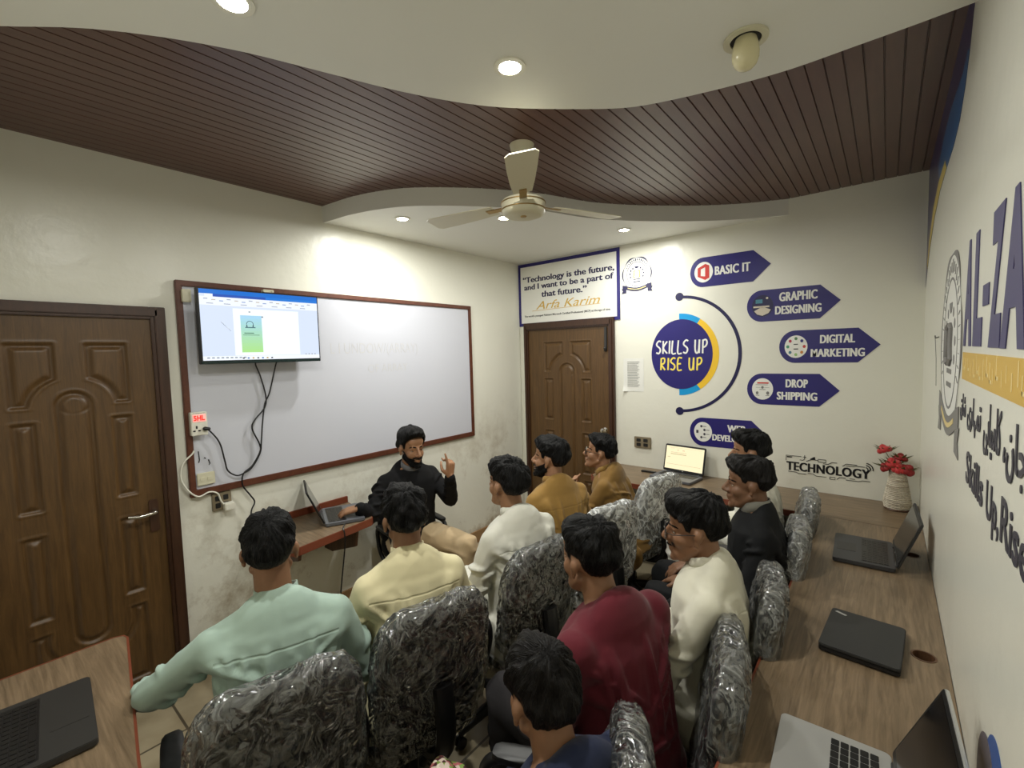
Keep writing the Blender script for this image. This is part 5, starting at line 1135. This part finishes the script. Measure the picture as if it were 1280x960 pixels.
    fm = fabric('shirt cloth %d' % PN[0], shirt, seam*s if seam else None, wr=.55*wr)
    link_mesh('shirt', me, fm, body, 'full', local=True)
    if collar:
        b_ = MB(); n = 40; rings = []
        for r_, z0, tp in ((.066, -.006, 0), (.0605, collar_h, 1), (.0555, collar_h, 1), (.060, -.006, 0)):
            for i in range(n):
                a = 2*PI*i/n; fwd = math.cos(a); p = N + fw*(fwd*r_*1.02) + Vector((0, math.sin(a)*r_*1.04, 0)) + ax*(z0 + .012 - .022*max(fwd, 0) - (.012 if tp and fwd > .9 else 0)); rings.append(tuple(p*s))
        fs = grid_faces(n, 4, True) + [(3*n+i, 3*n+(i+1) % n, (i+1) % n, i) for i in range(n)]
        b_.add(rings, fs); obj('collar', b_, fabric('collar cloth %d' % PN[0], collar, wr=.25), body, 'full', local=True)
        if sleeve == 'long' and collar != shirt: pass
    # --- trousers, shoes
    b_ = MB(); ellipsoid(b_, (.0, 0, hz-.02), (.14, .18, .075))
    for sd in (1, -1): chain(b_, [Vector((.03, sd*.085, hz-.005)), knee[sd], ank[sd] + Vector((0, 0, .01))], [.095, .078, .062], 20)
    me = remesh(b_, .011, 4, 'trousers'); co = get_co(me); no = get_no(me); n1 = vnoise(np.c_[co[:, 0]*9, co[:, 1]*9, co[:, 2]*16], seed+5); set_co(me, (co + no*((1-np.abs(2*n1-1))**2*.014-.004)[:, None])*s)
    link_mesh('trousers', me, fabric('trouser cloth %d' % PN[0], trouser, wr=.5), body, 'full', local=True)
    for sd in (1, -1):
        b_ = MB(); a0 = ank[sd]; capsule(b_, (a0.x-.035, a0.y, .036), (a0.x+.13, a0.y+sd*.02, .03), .036, .029, 18); v = b_.v[0]; v[:, 2] = np.maximum(v[:, 2], .002); v[:, 2] = np.where(v[:, 2] > .05, .05 + (v[:, 2]-.05)*.5, v[:, 2]); b_.v[0] = v*np.array((s, s, 1)); obj('shoe', b_, M_shoe, body, 'full', local=True)
    # --- hair, beard, eyes, brows, spectacles
    def hl(mb, sv, fd, nm, m):
        v = mb.v[0]; mb.v[0] = (np.array([Mh @ Vector(p) for p in v]))*s; me = mb.mesh(nm); set_strand(me, sv, fd); link_mesh(nm, me, m, body, 'full', local=True)
    hm = hair_mat('hair %d' % PN[0], hairc)
    hl(*hair_mesh(hair or {}, seed), 'hair', hm)
    if beard: hl(*beard_mesh(seed, beard[0], beard[1]), 'beard' if beard[1] else 'moustache', hm)
    for sd in (1, -1):
        b_ = MB(); ec = face_pt(sd*.031, .001, .0035); ellipsoid(b_, tuple(ec), (.005*s, .0125*s, .0052*s), Mh.to_3x3().to_4x4(), 16, 10); ellipsoid(b_, tuple(ec + Mh.to_3x3() @ Vector((.0028, 0, 0))), (.003*s, .005*s, .005*s), Mh.to_3x3().to_4x4(), 12, 8, mi=1); obj('eye', b_, [M_eye, M_iris], body, 'full', local=True)
        b_ = MB(); tube(b_, [face_pt(sd*a_, c_, .001) for a_, c_ in ((.012, .023), (.02, .0265), (.03, .0285), (.041, .026), (.049, .021))], [.003*s, .0042*s, .0044*s, .0036*s, .002*s], 8); obj('eyebrow', b_, M_brow, body, 'full', local=True)
    if glasses:
        b_ = MB(); g = MB()
        for sd in (1, -1):
            ring = [(Mh @ Vector((.104 - .010*(abs(math.cos(a)) if sd*math.cos(a) > 0 else 0), sd*.0335 + .0245*math.cos(a), .0 + .020*math.sin(a))))*s for a in np.linspace(0, 2*PI, 25)[:-1]]
            tube(b_, ring, .0019*s, 8, True); g.add(ring + [(Mh @ Vector((.1005, sd*.0335, 0)))*s], [(i, (i+1) % 24, 24) for i in range(24)])
            tube(b_, [(Mh @ Vector(p))*s for p in ((.093, sd*.058, .006), (.07, sd*.078, .007), (.0, sd*.083, .012), (-.02, sd*.084, -.004))], .0017*s, 8)
        tube(b_, [(Mh @ Vector(p))*s for p in ((.104, -.010, .005), (.108, 0, .008), (.104, .010, .005))], .0017*s, 8)
        o = obj('spectacles', b_, M_rim, body, 'full', local=True); obj('spectacle_lens', g, M_lensg, o, local=True)
    return body

SK1, SK2, SK3 = (138, 100, 74), (120, 86, 64), (156, 116, 88)
# instructor
ins = person('seated person in black facing the class, one hand raised, other on a laptop', -2.67, 2.02, -12, lean=7, hy=2, hp=4, hoff=(0, 0, .0), hz=.47, hroll=0, skin=(160, 118, 88), shirt=(13, 13, 15), collar=(104, 104, 106), tail=False, trouser=(186, 164, 130), s=1.05, spread=.17,
    hair=dict(front=33, top=.044, quiff=.022, side=.024, burn=-24, part=-25), beard=(True, True), voxel=.0045, wide=1.02, knee_x=.46,
    arms={-1: ((.09, -.30, .70), (.145, -.39, .79), (-.52, -.72, -.22), (.1, -.2, 1), (.25, .3, .35, .4), .14, .3, .95), 1: ((.20, .22, .72), (.36, .13, .925), (.05, .05, 1.0), (.75, .25, -.0), (.15, 1.15, 1.2, 1.15), .08, 1.0, .95)})
person('seated person in a mint green shirt, seen from behind, left elbow by the near worktop', -1.49, .60, 158, lean=3, hy=-6, skin=SK1, shirt=(158, 179, 168), seam=.915, collar=(158, 179, 168), trouser=(70, 74, 78), hair=dict(top=.024, side=.010, nape=-38, quiff=.008, front=34), wide=1.05, tail=False, hoff=(0, .01, .015),
    arms={1: ((.09, .345, .79), (.33, .41, .655), (1, .1, -.5), (0, .3, 1), .4)})
person('seated person in a cream shirt, seen from behind below the raised hand of the instructor', -1.395, 1.055, 158, lean=4, hy=-2, skin=SK1, shirt=(208, 199, 162), seam=.915, collar=(208, 199, 162), trouser=(150, 138, 108), hair=dict(top=.03, side=.017, nape=-42, mess=1.6, backv=.006))
person('seated person in a white shirt in the front row, looking left, with thick dark hair', -1.325, 1.655, 168, lean=7, hy=6, hp=-4, skin=SK3, shirt=(206, 205, 194), seam=.90, collar=(206, 205, 194), trouser=(212, 208, 192), hair=dict(top=.034, side=.022, nape=-46, backv=.014, mess=1.1, burn=-8), hoff=(.02, 0, 0))
person('seated bearded person in a mustard shirt in front of the back door', -1.47, 2.21, 162, lean=8, hy=32, hp=-6, skin=SK3, shirt=(150, 117, 62), seam=.90, collar=(150, 117, 62), trouser=(150, 118, 66), hair=dict(top=.034, side=.02, quiff=.018, nape=-44, backv=.008, mess=1.3), beard=(True, True), hoff=(.0, 0, .0))
person('seated person in a mustard kurta with spectacles, leaning forward by the back worktop', -1.33, 2.84, 188, lean=22, hy=16, hp=-10, skin=SK3, shirt=(128, 98, 50), collar=(138, 108, 56), trouser=(120, 78, 40), hair=dict(top=.03, side=.012, quiff=.024, nape=-34, mess=1.2), glasses=True, s=.97,
    arms={1: ((.28, .2, .64), (.40, .06, .82), (.1, -.05, 1), (1, .2, 0), .9), -1: ((.28, -.2, .64), (.42, -.06, .70), (.5, .4, .1), (0, 0, 1), .5)})
person('seated person in white at the far end of the right worktop, partly hidden', -.57, 3.03, 190, lean=4, hy=4, hp=0, skin=SK3, shirt=(226, 224, 212), collar=(226, 224, 212), trouser=(228, 226, 216), hair=dict(top=.034, side=.016, quiff=.026, nape=-38, front=28), hoff=(0, 0, .0))
person('seated person in a black shirt with a grey collar, in profile beside the right worktop', -.45, 2.37, 190, lean=2, hy=4, hp=2, skin=SK2, shirt=(15, 16, 18), collar=(112, 110, 102), collar_h=.045, trouser=(15, 16, 18), tail=False, hair=dict(top=.032, side=.012, quiff=.02, nape=-28, front=30, burn=-12), hairc=(22, 18, 16), hoff=(.0, 0, -.015))
person('seated person in a white kurta with spectacles, in profile by the right worktop', -.46, 1.67, 186, lean=3, hy=10, hp=4, skin=SK1, shirt=(206, 203, 186), seam=.90, collar=(206, 203, 186), trouser=(214, 210, 190), hair=dict(top=.036, side=.018, quiff=.03, nape=-34, front=26, mess=1.5), glasses=True, beard=(True, False), hoff=(.01, 0, -.02),
    arms={1: ((.12, .26, .70), (.36, .16, .67), (1, -.1, -.1), (0, .2, 1), .35)})
person('seated person in a maroon tee shirt turned to the instructor', -.575, 1.21, 166, lean=11, hy=-2, hp=2, skin=SK1, shirt=(90, 24, 36), sleeve='short', tail=False, trouser=(40, 38, 40), hair=dict(top=.03, side=.010, quiff=.02, nape=-32, front=32, mess=1.2), hoff=(.03, .0, -.02), wr=.8, wide=1.03)
person('seated person in a navy shirt at the bottom of the picture, nearest the camera', -.447, .76, 166, lean=12, hy=-8, hp=6, skin=SK1, shirt=(34, 42, 70), sleeve='short', tail=False, trouser=(26, 30, 48), hair=dict(top=.03, side=.015, nape=-42, mess=1.6), hairc=(22, 18, 16), s=.93, hz=.495, wr=.8, hoff=(.03, .0, -.025),
    arms={1: ((.12, .27, .74), (.34, .22, .70), (1, -.2, -.1), (0, .2, 1), .4)})
m, t, b = nt('floral cloth'); vo = node(t, 'ShaderNodeTexVoronoi'); vo.inputs['Scale'].default_value = 75; tc = node(t, 'ShaderNodeTexCoord'); t.links.new(tc.outputs['Object'], vo.inputs['Vector'])
sp = node(t, 'ShaderNodeSeparateColor'); t.links.new(vo.outputs['Color'], sp.inputs[0]); r = ramp(t, [(.0, lin((70, 30, 34))), (.25, lin((206, 190, 176))), (.45, lin((120, 150, 66))), (.65, lin((176, 96, 100))), (.85, lin((226, 214, 200)))]); r.color_ramp.interpolation = 'CONSTANT'
t.links.new(sp.outputs[0], r.inputs[0]); t.links.new(r.outputs[0], b.inputs['Base Color'])
b_ = MB(); superbox(b_, (-.95, .815, .575), (.065, .065, .03), Matrix.Rotation(R(20), 4, 'Z'), .6, 40, 24); v = b_.v[0]; v += (vnoise(v*18, 3)-.5)[:, None]*.03
tag(obj('floral_bag', b_, m, smooth='full'), 'small floral patterned cloth bag held on the lap at the bottom edge', 'bag')
